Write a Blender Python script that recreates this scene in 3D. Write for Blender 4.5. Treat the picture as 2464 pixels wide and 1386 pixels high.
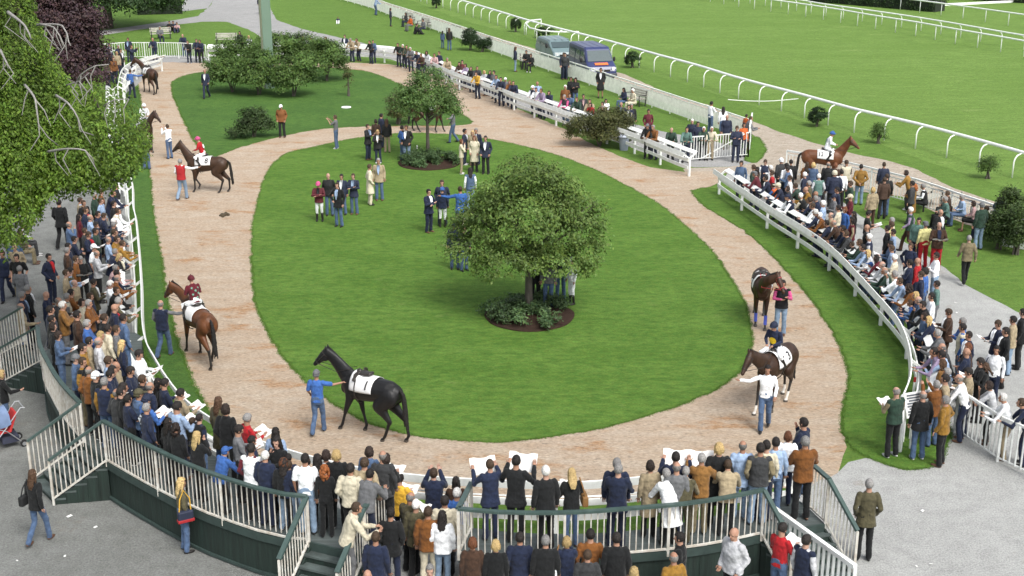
import bpy, bmesh, math, random
import numpy as np
from mathutils import Vector, Matrix, noise, geometry
PI = math.pi; R = math.radians
rnd = random.Random(7); nr = np.random.RandomState(11)
for o in list(bpy.data.objects): bpy.data.objects.remove(o)
scene = bpy.context.scene
C = scene.collection
# ------------------------------------------------------------ camera
FPX, PITCH, CAMH = 3100.0, R(18.1), 13.5
cam = bpy.data.cameras.new("camera"); camo = bpy.data.objects.new("camera", cam); C.objects.link(camo)
camo.location = (0, 0, CAMH); camo.rotation_euler = (PI/2-PITCH, 0, 0)
cam.sensor_width = 36; cam.lens = 36*FPX/2464; cam.clip_end = 3000; cam.clip_start = .5
scene.camera = camo
scene.render.resolution_x, scene.render.resolution_y = 1024, 576
# ------------------------------------------------------------ world and sun (bright overcast)
w = bpy.data.worlds.new("World"); scene.world = w; w.use_nodes = True
nt = w.node_tree; bgn = nt.nodes["Background"]
sky = nt.nodes.new("ShaderNodeTexSky"); sky.sky_type = 'NISHITA'; sky.sun_disc = False
SUN_EL, SUN_ROT = R(52), R(150)
sky.sun_elevation = SUN_EL; sky.sun_rotation = SUN_ROT; sky.dust_density = 4; sky.air_density = 1.0; sky.ozone_density = .4
hs = nt.nodes.new("ShaderNodeHueSaturation"); hs.inputs['Saturation'].default_value = .35
nt.links.new(sky.outputs[0], hs.inputs['Color']); nt.links.new(hs.outputs[0], bgn.inputs[0]); bgn.inputs[1].default_value = .15
sl = bpy.data.lights.new("sun", 'SUN'); sl.energy = 1.5; sl.angle = R(22); sl.color = (1, .97, .92)
so = bpy.data.objects.new("sun", sl); C.objects.link(so)
sd = Vector((math.sin(SUN_ROT)*math.cos(SUN_EL), math.cos(SUN_ROT)*math.cos(SUN_EL), math.sin(SUN_EL)))
so.rotation_euler = sd.to_track_quat('Z', 'Y').to_euler(); so.location = (0, 0, 60)
scene.view_settings.view_transform = 'Standard'; scene.view_settings.look = 'None'
scene.view_settings.exposure = 0.75; scene.view_settings.gamma = 1
# ------------------------------------------------------------ helpers
def ray(u, v):
    a = (u-1232)/FPX; b = (v-693)/FPX
    cp, sp = math.cos(PITCH), math.sin(PITCH)
    return Vector((a, cp-b*sp, -sp-b*cp))
def G(u, v, z=0.0):
    d = ray(u, v); t = (z-CAMH)/d.z
    return Vector((d.x*t, d.y*t, z))
def proj(p):
    cp, sp = math.cos(PITCH), math.sin(PITCH)
    dz = p[2]-CAMH; dep = p[1]*cp-dz*sp; b = -(p[1]*sp+dz*cp)/dep
    return 1232+FPX*p[0]/dep, 693+FPX*b
def pxm(p):
    return FPX/(p[1]*math.cos(PITCH)-(p[2]-CAMH)*math.sin(PITCH))
def tag(o, label=None, cat=None, group=None, kind=None):
    if label: o['label'] = label
    if cat: o['category'] = cat
    if group: o['group'] = group
    if kind: o['kind'] = kind
    return o
def empty(name, loc=(0,0,0), rz=0, label=None, cat=None, group=None):
    o = bpy.data.objects.new(name, None); C.objects.link(o); o.empty_display_size = .2
    o.location = loc; o.rotation_euler = (0, 0, rz)
    return tag(o, label, cat, group)
def copy_tree(o, parent=None):
    c = o.copy(); C.objects.link(c); c.parent = parent
    for ch in o.children: copy_tree(ch, c)
    return c
def nodes(m):
    m.use_nodes = True; n = m.node_tree.nodes; l = m.node_tree.links
    b = n["Principled BSDF"]; return n, l, b
MATS = {}
def mat(name, col, rough=.7, var=.12, scale=8, bump=.0, bscale=None, metal=0, spec=.5, col2=None, stretch=None):
    if name in MATS: return MATS[name]
    m = bpy.data.materials.new(name); MATS[name] = m; n, l, b = nodes(m)
    b.inputs['Roughness'].default_value = rough; b.inputs['Metallic'].default_value = metal
    b.inputs['Specular IOR Level'].default_value = spec
    tc = n.new("ShaderNodeTexCoord"); mp = n.new("ShaderNodeMapping"); l.new(tc.outputs['Object'], mp.inputs[0])
    if stretch: mp.inputs['Scale'].default_value = stretch
    nz = n.new("ShaderNodeTexNoise"); nz.inputs['Scale'].default_value = scale; nz.inputs['Detail'].default_value = 6
    l.new(mp.outputs[0], nz.inputs['Vector'])
    cr = n.new("ShaderNodeValToRGB"); e = cr.color_ramp.elements
    c1 = [max(0, c*(1-var)) for c in col]; c2 = [min(1, c*(1+var)) for c in (col2 or col)]
    if col2: c1 = list(col); c2 = list(col2)
    e[0].position = .3; e[1].position = .7; e[0].color = (*c1, 1); e[1].color = (*c2, 1)
    l.new(nz.outputs['Fac'], cr.inputs[0]); l.new(cr.outputs[0], b.inputs['Base Color'])
    if bump:
        n2 = n.new("ShaderNodeTexNoise"); n2.inputs['Scale'].default_value = bscale or scale*4; n2.inputs['Detail'].default_value = 4
        l.new(mp.outputs[0], n2.inputs['Vector'])
        bp = n.new("ShaderNodeBump"); bp.inputs['Strength'].default_value = bump; bp.inputs['Distance'].default_value = .02
        l.new(n2.outputs['Fac'], bp.inputs['Height']); l.new(bp.outputs[0], b.inputs['Normal'])
    return m
def ocmat(name, rough=.85, bump=.35, bscale=14, var=.25, spec=.3, sheen=0):
    """material whose base colour is the colour of the object that wears it"""
    m = bpy.data.materials.new(name); MATS[name] = m; n, l, b = nodes(m)
    oi = n.new("ShaderNodeObjectInfo"); tc = n.new("ShaderNodeTexCoord")
    nz = n.new("ShaderNodeTexNoise"); nz.inputs['Scale'].default_value = bscale; nz.inputs['Detail'].default_value = 5
    l.new(tc.outputs['Object'], nz.inputs['Vector'])
    mr = n.new("ShaderNodeMapRange"); mr.inputs['From Min'].default_value = .3; mr.inputs['From Max'].default_value = .7
    mr.inputs['To Min'].default_value = 1-var; mr.inputs['To Max'].default_value = 1+var; l.new(nz.outputs['Fac'], mr.inputs[0])
    mx = n.new("ShaderNodeVectorMath"); mx.operation = 'SCALE'; l.new(oi.outputs['Color'], mx.inputs[0]); l.new(mr.outputs[0], mx.inputs['Scale'])
    l.new(mx.outputs[0], b.inputs['Base Color']); b.inputs['Roughness'].default_value = rough; b.inputs['Specular IOR Level'].default_value = spec
    if sheen: b.inputs['Sheen Weight'].default_value = sheen
    bp = n.new("ShaderNodeBump"); bp.inputs['Strength'].default_value = bump; bp.inputs['Distance'].default_value = .03
    l.new(nz.outputs['Fac'], bp.inputs['Height']); l.new(bp.outputs[0], b.inputs['Normal'])
    return m
class MB:
    """collects solids and links them as ONE mesh object"""
    def __init__(s): s.v = []; s.f = []; s.mi = []; s.m = 0
    def add(s, vs, fs):
        k = len(s.v); s.v += [tuple(v) for v in vs]; s.f += [tuple(i+k for i in f) for f in fs]; s.mi += [s.m]*len(fs)
    def box(s, c, size, M=None):
        x, y, z = [a/2 for a in size]
        vs = [Vector(p) for p in ((-x,-y,-z),(x,-y,-z),(x,y,-z),(-x,y,-z),(-x,-y,z),(x,-y,z),(x,y,z),(-x,y,z))]
        if M: vs = [M @ v for v in vs]
        s.add([v+Vector(c) for v in vs], [(0,3,2,1),(4,5,6,7),(0,1,5,4),(1,2,6,5),(2,3,7,6),(3,0,4,7)])
    def bar(s, a, b, w, h, up=(0,0,1)):
        """rectangular bar from a to b, w across, h along up"""
        a, b = Vector(a), Vector(b); d = b-a; L = d.length
        if L < 1e-5: return
        d /= L; u = Vector(up); sx = d.cross(u)
        if sx.length < 1e-4: sx = d.cross(Vector((0,1,0)))
        sx.normalize(); uz = sx.cross(d).normalized()
        vs = []
        for p in (a, b):
            for i, j in ((-1,-1),(1,-1),(1,1),(-1,1)): vs.append(p+sx*(i*w/2)+uz*(j*h/2))
        s.add(vs, [(3,2,1,0),(4,5,6,7),(0,1,5,4),(1,2,6,5),(2,3,7,6),(3,0,4,7)])
    def tube(s, pts, r, n=8, caps=True):
        pts = [Vector(p) for p in pts]; rs = r if isinstance(r, (list, tuple)) else [r]*len(pts)
        k0 = []; ref = Vector((0,0,1))
        for i, p in enumerate(pts):
            d = (pts[min(i+1, len(pts)-1)]-pts[max(i-1, 0)]).normalized()
            x = d.cross(ref)
            if x.length < .2: x = d.cross(Vector((1,0,0)))
            x.normalize(); y = d.cross(x)
            if k0 and True:
                # keep the frame steady along the tube
                x = (px_ - d*px_.dot(d));
                if x.length < 1e-3: x = d.cross(ref)
                x.normalize(); y = d.cross(x)
            px_ = x; rr = rs[i]; rx, ry = rr if isinstance(rr, (list, tuple)) else (rr, rr)
            k0.append([p+x*(rx*math.cos(2*PI*j/n))+y*(ry*math.sin(2*PI*j/n)) for j in range(n)])
        vs = [v for ring in k0 for v in ring]; fs = []
        for i in range(len(pts)-1):
            for j in range(n): fs.append((i*n+j, i*n+(j+1)%n, (i+1)*n+(j+1)%n, (i+1)*n+j))
        if caps: fs += [tuple(range(n))[::-1], tuple(range((len(pts)-1)*n, len(pts)*n))]
        s.add(vs, fs)
    def ball(s, c, r, n=10, m=7, M=None):
        rx, ry, rz = r if isinstance(r, (list, tuple)) else (r, r, r)
        vs = []; fs = []
        for i in range(m+1):
            t = PI*i/m
            for j in range(n):
                q = Vector((rx*math.sin(t)*math.cos(2*PI*j/n), ry*math.sin(t)*math.sin(2*PI*j/n), rz*math.cos(t)))
                vs.append(Vector(c)+(M @ q if M else q))
        for i in range(m):
            for j in range(n): fs.append((i*n+j, (i+1)*n+j, (i+1)*n+(j+1)%n, i*n+(j+1)%n))
        s.add(vs, fs)
    def prism(s, poly, z0, z1):
        k = len(poly)
        s.add([(p[0], p[1], z0) for p in poly]+[(p[0], p[1], z1) for p in poly], [(i, (i+1)%k, k+(i+1)%k, k+i) for i in range(k)])
        tri = geometry.tessellate_polygon([[Vector((p[0], p[1], 0)) for p in poly]])
        s.add([(p[0], p[1], z1) for p in poly], [t for t in tri]); s.add([(p[0], p[1], z0) for p in poly], [t[::-1] for t in tri])
    def mesh(s, name):
        me = bpy.data.meshes.new(name); me.from_pydata(s.v, [], s.f); me.update()
        if any(s.mi): me.polygons.foreach_set('material_index', s.mi)
        return me
    def build(s, name, m, parent=None, smooth=False, bevel=0, fix=True):
        me = s.mesh(name)
        if fix:
            bm = bmesh.new(); bm.from_mesh(me)
            if bevel: bmesh.ops.remove_doubles(bm, verts=bm.verts, dist=1e-5)
            bmesh.ops.recalc_face_normals(bm, faces=bm.faces)
            if bevel: bmesh.ops.bevel(bm, geom=[e for e in bm.edges if len(e.link_faces) == 2 and e.calc_face_angle(0) > .5], offset=bevel, segments=2, affect='EDGES', profile=.5)
            bm.to_mesh(me); bm.free()
        for q in (m if isinstance(m, (list, tuple)) else [m]): me.materials.append(q)
        if smooth: me.polygons.foreach_set('use_smooth', [True]*len(me.polygons))
        o = bpy.data.objects.new(name, me); C.objects.link(o); o.parent = parent
        return o
def spline(pts, step):
    """Catmull-Rom through 2D/3D points, resampled at about step metres"""
    P = [Vector(p) for p in pts]; out = []
    for i in range(len(P)-1):
        p0 = P[max(i-1,0)]; p1 = P[i]; p2 = P[i+1]; p3 = P[min(i+2, len(P)-1)]
        n = max(1, int((p2-p1).length/step+.5))
        for k in range(n):
            t = k/n; out.append(.5*((2*p1)+(p2-p0)*t+(2*p0-5*p1+4*p2-p3)*t*t+(3*p1-p0-3*p2+p3)*t**3))
    out.append(P[-1]); return out
def resample(pts, step):
    """points evenly spaced along a polyline"""
    P = [Vector(p) for p in pts]; L = [0]
    for a, b in zip(P, P[1:]): L.append(L[-1]+(b-a).length)
    n = max(1, round(L[-1]/step)); out = []
    j = 0
    for i in range(n+1):
        s_ = L[-1]*i/n
        while j < len(L)-2 and L[j+1] < s_: j += 1
        t = (s_-L[j])/max(1e-9, L[j+1]-L[j]); out.append(P[j].lerp(P[j+1], min(1, t)))
    return out
# ------------------------------------------------------------ ground materials
def ground_mat(name, cA, cB, cC, big=.25, mid=2.2, fine=30, stretch=(1,1,1), bump=.5, rough=.95, patch=None, speck=0, dabs=0):
    m = bpy.data.materials.new(name); MATS[name] = m; n, l, b = nodes(m)
    b.inputs['Roughness'].default_value = rough; b.inputs['Specular IOR Level'].default_value = .15
    tc = n.new("ShaderNodeTexCoord"); mp = n.new("ShaderNodeMapping"); l.new(tc.outputs['Object'], mp.inputs[0]); mp.inputs['Scale'].default_value = stretch
    def nz(sc, det=5, ro=.6):
        q = n.new("ShaderNodeTexNoise"); q.inputs['Scale'].default_value = sc; q.inputs['Detail'].default_value = det; q.inputs['Roughness'].default_value = ro
        l.new(mp.outputs[0], q.inputs['Vector']); return q
    n1, n2, n3 = nz(big, 4), nz(mid, 5), nz(fine, 6, .75)
    def ramp(src, a, b_, p0=.35, p1=.65):
        r = n.new("ShaderNodeMapRange"); r.inputs['From Min'].default_value = p0; r.inputs['From Max'].default_value = p1; l.new(src.outputs['Fac'], r.inputs[0]); return r
    def mix(f, a, b_, fac=None):
        x = n.new("ShaderNodeMix"); x.data_type = 'RGBA'
        if isinstance(f, float): x.inputs[0].default_value = f
        else: l.new(f, x.inputs[0])
        for inp, val in ((6, a), (7, b_)):
            if isinstance(val, tuple): x.inputs[inp].default_value = (*val, 1)
            else: l.new(val, x.inputs[inp])
        return x.outputs[2]
    c = mix(ramp(n1, 0, 1).outputs[0], cA, cB)
    c = mix(ramp(n2, 0, 1, .42, .72).outputs[0], c, cC)
    if patch:
        q = nz(patch[1], 6, .7); c = mix(ramp(q, 0, 1, patch[2], patch[2]+.1).outputs[0], c, patch[0])
    r3 = n.new("ShaderNodeMapRange"); r3.inputs['From Min'].default_value = .3; r3.inputs['From Max'].default_value = .7
    r3.inputs['To Min'].default_value = .58; r3.inputs['To Max'].default_value = 1.42; l.new(n3.outputs['Fac'], r3.inputs[0])
    vm = n.new("ShaderNodeVectorMath"); vm.operation = 'SCALE'; l.new(c, vm.inputs[0]); l.new(r3.outputs[0], vm.inputs['Scale'])
    c = vm.outputs[0]
    if name.endswith('turf'):      # single blades and small hue changes
        q = nz(46, 3, .8); rr = n.new("ShaderNodeMapRange"); rr.inputs['From Min'].default_value = .32; rr.inputs['From Max'].default_value = .68; rr.inputs['To Min'].default_value = .62; rr.inputs['To Max'].default_value = 1.38
        l.new(q.outputs['Fac'], rr.inputs[0]); v2 = n.new("ShaderNodeVectorMath"); v2.operation = 'SCALE'; l.new(c, v2.inputs[0]); l.new(rr.outputs[0], v2.inputs['Scale']); c = v2.outputs[0]
        q = nz(5.5, 4, .7); hv = n.new("ShaderNodeHueSaturation"); r5 = n.new("ShaderNodeMapRange"); r5.inputs['From Min'].default_value = .3; r5.inputs['From Max'].default_value = .7; r5.inputs['To Min'].default_value = .482; r5.inputs['To Max'].default_value = .518
        l.new(q.outputs['Fac'], r5.inputs[0]); l.new(r5.outputs[0], hv.inputs['Hue']); q = nz(3.1, 4, .7); r6 = n.new("ShaderNodeMapRange"); r6.inputs['From Min'].default_value = .3; r6.inputs['From Max'].default_value = .7; r6.inputs['To Min'].default_value = .80; r6.inputs['To Max'].default_value = 1.22
        l.new(q.outputs['Fac'], r6.inputs[0]); l.new(r6.outputs[0], hv.inputs['Value']); l.new(c, hv.inputs['Color']); c = hv.outputs[0]
    if speck:
        vo = n.new("ShaderNodeTexVoronoi"); vo.inputs['Scale'].default_value = speck; l.new(mp.outputs[0], vo.inputs['Vector'])
        rr = n.new("ShaderNodeMapRange"); rr.inputs['From Min'].default_value = .05; rr.inputs['From Max'].default_value = .12; rr.inputs['To Min'].default_value = 1.7; rr.inputs['To Max'].default_value = 1
        l.new(vo.outputs['Distance'], rr.inputs[0]); v2 = n.new("ShaderNodeVectorMath"); v2.operation = 'SCALE'; l.new(c, v2.inputs[0]); l.new(rr.outputs[0], v2.inputs['Scale']); c = v2.outputs[0]
    if dabs:      # hoof marks: small dark dents
        q = nz(dabs, 3, .5); rr = n.new("ShaderNodeMapRange"); rr.inputs['From Min'].default_value = .62; rr.inputs['From Max'].default_value = .70; rr.inputs['To Min'].default_value = 1; rr.inputs['To Max'].default_value = .66
        l.new(q.outputs['Fac'], rr.inputs[0]); v2 = n.new("ShaderNodeVectorMath"); v2.operation = 'SCALE'; l.new(c, v2.inputs[0]); l.new(rr.outputs[0], v2.inputs['Scale']); c = v2.outputs[0]
    l.new(c, b.inputs['Base Color'])
    bp = n.new("ShaderNodeBump"); bp.inputs['Strength'].default_value = bump; bp.inputs['Distance'].default_value = .05
    l.new(n3.outputs['Fac'], bp.inputs['Height']); l.new(bp.outputs[0], b.inputs['Normal'])
    return m
GRASS = ground_mat('grass_turf', (.092,.167,.030), (.113,.196,.039), (.074,.142,.025), big=.22, mid=1.6, fine=12, stretch=(1,2.2,1), bump=.9)
LAWN = ground_mat('lawn_turf', (.076,.152,.0225), (.105,.192,.034), (.056,.124,.019), big=.35, mid=2.0, fine=16, stretch=(1,2.0,1), bump=.9, patch=((.120,.185,.045), .8, .60))
DLAWN = ground_mat('shade_toned_lawn_turf', (.055,.118,.025), (.074,.148,.030), (.045,.100,.022), big=.3, mid=2.0, fine=14, stretch=(1,2.0,1), bump=.9)  # darker copy of the lawn, with its shade put into the turf colour
COURSE = ground_mat('racecourse_turf', (.111,.192,.038), (.134,.221,.050), (.093,.166,.033), big=.08, mid=.7, fine=6, stretch=(1,2.6,1), bump=.9, patch=((.150,.225,.060), .25, .58))
SAND = ground_mat('tan_sand', (.380,.302,.225), (.410,.342,.268), (.350,.265,.188), big=.35, mid=1.3, fine=9, stretch=(1,2.2,1), bump=.9, patch=((.330,.200,.110), .40, .55), dabs=4.2)
SANDG = ground_mat('pale_track_sand', (.345,.300,.245), (.39,.345,.29), (.28,.235,.18), big=.5, mid=2.0, fine=9, stretch=(1,1.8,1), bump=.7, patch=((.21,.165,.115), 1.6, .58), dabs=3.5)
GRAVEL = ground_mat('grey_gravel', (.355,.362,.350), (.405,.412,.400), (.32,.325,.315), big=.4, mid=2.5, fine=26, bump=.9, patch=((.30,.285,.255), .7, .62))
DGRAVEL = ground_mat('shade_toned_gravel', (.190,.197,.187), (.225,.233,.222), (.160,.165,.155), big=.4, mid=2.5, fine=26, bump=.9, patch=((.20,.19,.165), .7, .62))  # dark copy of the gravel, tree shade mixed into its colour
ASPH = ground_mat('grey_path', (.265,.268,.265), (.30,.30,.295), (.24,.24,.235), big=.3, mid=1.5, fine=14, bump=.4)
SOIL = ground_mat('dark_soil', (.045,.028,.020), (.06,.036,.026), (.035,.02,.015), big=2, mid=8, fine=40, bump=1)
OUTL = {}
def ground_poly(name, px, z, m, jit=.05, step=.12, closed=True, smooth=True):
    pts = [G(u, v, 0) for u, v in px]
    st = max(step, .12)
    pts = spline(pts+[pts[0]], st)[:-1] if smooth else resample(pts+[pts[0]], st)[:-1]
    out = []
    for p in pts:
        s = jit*(1+max(0, p.y-40)*.01)
        q = noise.noise_vector(p*3.1)*s*1.3+noise.noise_vector(p*8.3)*s*.9+noise.noise_vector(p*.6)*s*.8
        out.append(Vector((p.x+q.x, p.y+q.y, 0)))
    OUTL[name] = out
    tri = geometry.tessellate_polygon([out])
    me = bpy.data.meshes.new(name); me.from_pydata([(p.x, p.y, z) for p in out], [], [t for t in tri]); me.update()
    bm = bmesh.new(); bm.from_mesh(me)
    for f in bm.faces:
        if f.normal.z < 0: f.normal_flip()
    bm.to_mesh(me); bm.free()
    me.materials.append(m); o = bpy.data.objects.new(name, me); C.objects.link(o)
    return tag(o, kind='structure')
g = MB(); g.add([(-1500,-60,0),(1500,-60,0),(1500,2500,0),(-1500,2500,0)], [(0,1,2,3)])
tag(g.build('ground', GRASS), kind='structure')
L1, L2, L3, L4 = .004, .008, .012, .016
ground_poly('racecourse', [(1060,30),(1180,68),(1330,108),(1500,158),(1700,220),(1915,288),(2100,342),(2300,412),(2500,478),(2900,560),(3300,300),(3000,-60),(1500,-180),(700,-160),(900,-40)], L1, COURSE, .1, 2.0, smooth=False)
ground_poly('gravel_yard', [(-420,640),(-200,520),(0,430),(120,400),(270,415),(300,430),(308,520),(316,640),(322,760),(330,840),(380,930),(480,1040),(640,1130),(820,1190),(960,1225),(1010,1262),(1150,1290),(1400,1305),(1700,1262),(1880,1205),(1925,1172),(2010,1140),(2060,1098),(2130,1110),(2200,1130),(2245,1120),(2290,1050),(2240,960),(2225,880),(2190,790),(2120,700),(2050,640),(1960,570),(1880,520),(1800,465),(1745,425),(1760,405),(1830,400),(1960,428),(2064,516),(2120,548),(2190,590),(2271,643),(2323,686),(2400,725),(2464,757),(2700,860),(2900,1100),(2700,1700),(1232,2300),(-500,1900)], L1, GRAVEL, .05, .6, smooth=False)
ground_poly('painted_shade_gravel', [(-420,650),(-200,525),(0,435),(120,405),(270,418),(302,432),(308,520),(315,640),(250,700),(120,780),(130,960),(230,1100),(330,1200),(520,1320),(640,1400),(700,1700),(-420,1700)], L2, DGRAVEL, .3, .5)  # sheet that paints the tree shade onto the left yard
ground_poly('grey_path', [(160,86),(330,62),(430,47),(478,38),(505,15),(520,-12),(530,-60),(640,-60),(650,20),(665,48),(720,68),(780,82),(850,98),(930,116),(990,131),(1080,160),(1180,193),(1300,232),(1420,268),(1500,292),(1600,318),(1700,335),(1812,362),(1820,395),(1740,402),(1650,402),(1560,372),(1430,320),(1300,278),(1180,236),(1080,196),(1000,163),(930,140),(850,128),(760,124),(690,118),(640,96),(600,72),(545,52),(490,52),(420,60),(330,72),(160,98)], L1, ASPH, .05, .8, smooth=False)
ground_poly('pavement', [(428,29),(500,20),(520,-10),(480,-30),(445,0)], L2, ASPH, .02, .8, smooth=False)
ground_poly('track_strip', [(850,-20),(1000,30),(1180,86),(1300,122),(1420,160),(1500,178),(1600,222),(1700,252),(1800,288),(1870,315),(1960,345),(2052,369),(2152,391),(2195,403),(2295,453),(2404,489),(2464,512),(2700,600),(2700,690),(2464,590),(2388,560),(2266,520),(2173,474),(2080,462),(1990,455),(1900,440),(1800,420),(1720,415),(1650,415),(1640,405),(1760,402),(1812,392),(1828,375),(1838,345),(1815,325),(1780,312),(1700,285),(1600,248),(1500,212),(1400,180),(1300,148),(1180,108),(1000,48),(850,4)], L2, SANDG, .06, .6, smooth=False)
ground_poly('sand_path', [(385,150),(500,152),(700,150),(850,151),(940,155),(1000,165),(1050,178),(1150,215),(1220,250),(1300,286),(1360,312),(1430,350),(1500,380),(1560,402),(1640,414),(1720,412),(1745,430),(1722,445),(1664,462),(1685,490),(1740,525),(1790,556),(1840,598),(1880,640),(1915,680),(1960,730),(2000,790),(2030,850),(2042,900),(2038,950),(2022,1000),(2024,1040),(2040,1080),(2010,1140),(1925,1172),(1800,1180),(1650,1198),(1500,1208),(1300,1213),(1100,1208),(900,1188),(750,1152),(600,1085),(540,1035),(500,985),(460,915),(425,820),(400,720),(385,620),(372,540),(362,450),(352,370),(344,300),(336,235),(334,205),(345,185),(370,165)], L3, SAND, .05, .3, smooth=False)
ground_poly('gravel_path', [(330,205),(300,225),(300,160),(380,135),(500,138),(510,160),(440,165),(400,168),(372,178),(350,192)], L2, ASPH, .05, .3)
ground_poly('verge_lawn', [(1660,460),(1690,453),(1724,456),(1790,500),(1855,540),(1920,592),(1990,646),(2060,712),(2130,790),(2185,860),(2215,930),(2270,1000),(2290,1050),(2262,1105),(2240,1125),(2180,1132),(2100,1110),(2050,1080),(2025,1040),(2025,1000),(2038,950),(2042,900),(2030,850),(2000,790),(1960,730),(1915,680),(1880,640),(1840,598),(1790,556),(1740,525),(1685,490)], L4, LAWN, .06, .2, smooth=False)
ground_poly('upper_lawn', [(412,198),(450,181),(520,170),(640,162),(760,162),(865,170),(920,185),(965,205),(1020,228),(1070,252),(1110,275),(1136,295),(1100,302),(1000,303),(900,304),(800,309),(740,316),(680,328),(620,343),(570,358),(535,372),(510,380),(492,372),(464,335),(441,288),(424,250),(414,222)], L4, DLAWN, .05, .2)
ground_poly('oval_lawn', [(740,357),(690,370),(655,398),(632,440),(616,500),(607,560),(605,620),(609,680),(620,740),(640,790),(668,840),(700,882),(742,925),(800,972),(850,1000),(905,1025),(1000,1050),(1100,1062),(1200,1066),(1300,1057),(1400,1041),(1500,1020),(1600,988),(1700,948),(1760,915),(1794,875),(1808,830),(1805,780),(1788,720),(1755,665),(1710,602),(1660,552),(1600,502),(1540,465),(1470,428),(1400,396),(1330,371),(1250,350),(1180,336),(1100,325),(1000,321),(920,324),(850,334),(800,344)], L4, LAWN, .05, .2)
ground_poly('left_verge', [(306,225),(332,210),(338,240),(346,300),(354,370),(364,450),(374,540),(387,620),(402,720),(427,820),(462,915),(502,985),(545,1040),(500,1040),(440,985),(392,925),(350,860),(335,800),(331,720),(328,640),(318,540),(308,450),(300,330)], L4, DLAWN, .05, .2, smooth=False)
ground_poly('gate_lawn', [(1790,386),(1818,392),(1838,372),(1842,352),(1822,330),(1806,340)], L3, LAWN, .04, .2)
# ------------------------------------------------------------ people: poses and template meshes
CLOTH = ocmat('cloth', .88, .8, 11, .24, .2, .1); SKIN = ocmat('skin', .6, .1, 20, .05, .35)
HAIRM = ocmat('hair', .65, .8, 40, .3, .3); SHOEM = ocmat('shoe_leather', .5, .2, 20, .1, .4)
EYEM = mat('eye_dark', (.03,.02,.018), .3); LIPM = mat('lips', (.28,.10,.08), .6)
PAPER = mat('newsprint', (.74,.74,.72), .8, .06, 25)
def fuse(mb, voxel, smooth=2, shade=True, disp=0.0, dsc=6):
    me = mb.mesh('tmp'); ob = bpy.data.objects.new('tmp', me); C.objects.link(ob)
    md = ob.modifiers.new('r', 'REMESH'); md.mode = 'VOXEL'; md.voxel_size = voxel
    if smooth: ms = ob.modifiers.new('s', 'SMOOTH'); ms.factor = .5; ms.iterations = smooth
    dg = bpy.context.evaluated_depsgraph_get(); out = bpy.data.meshes.new_from_object(ob.evaluated_get(dg))
    bpy.data.objects.remove(ob); bpy.data.meshes.remove(me)
    if disp:
        nn = [v.normal.copy() for v in out.vertices]
        for v, n_ in zip(out.vertices, nn): c_ = v.co.copy(); v.co = c_+n_*(disp*noise.noise(c_*dsc)+disp*.6*noise.noise(c_*dsc*2.7))
    if shade: out.polygons.foreach_set('use_smooth', [True]*len(out.polygons))
    return out
def V(*a): return Vector(a)
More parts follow.
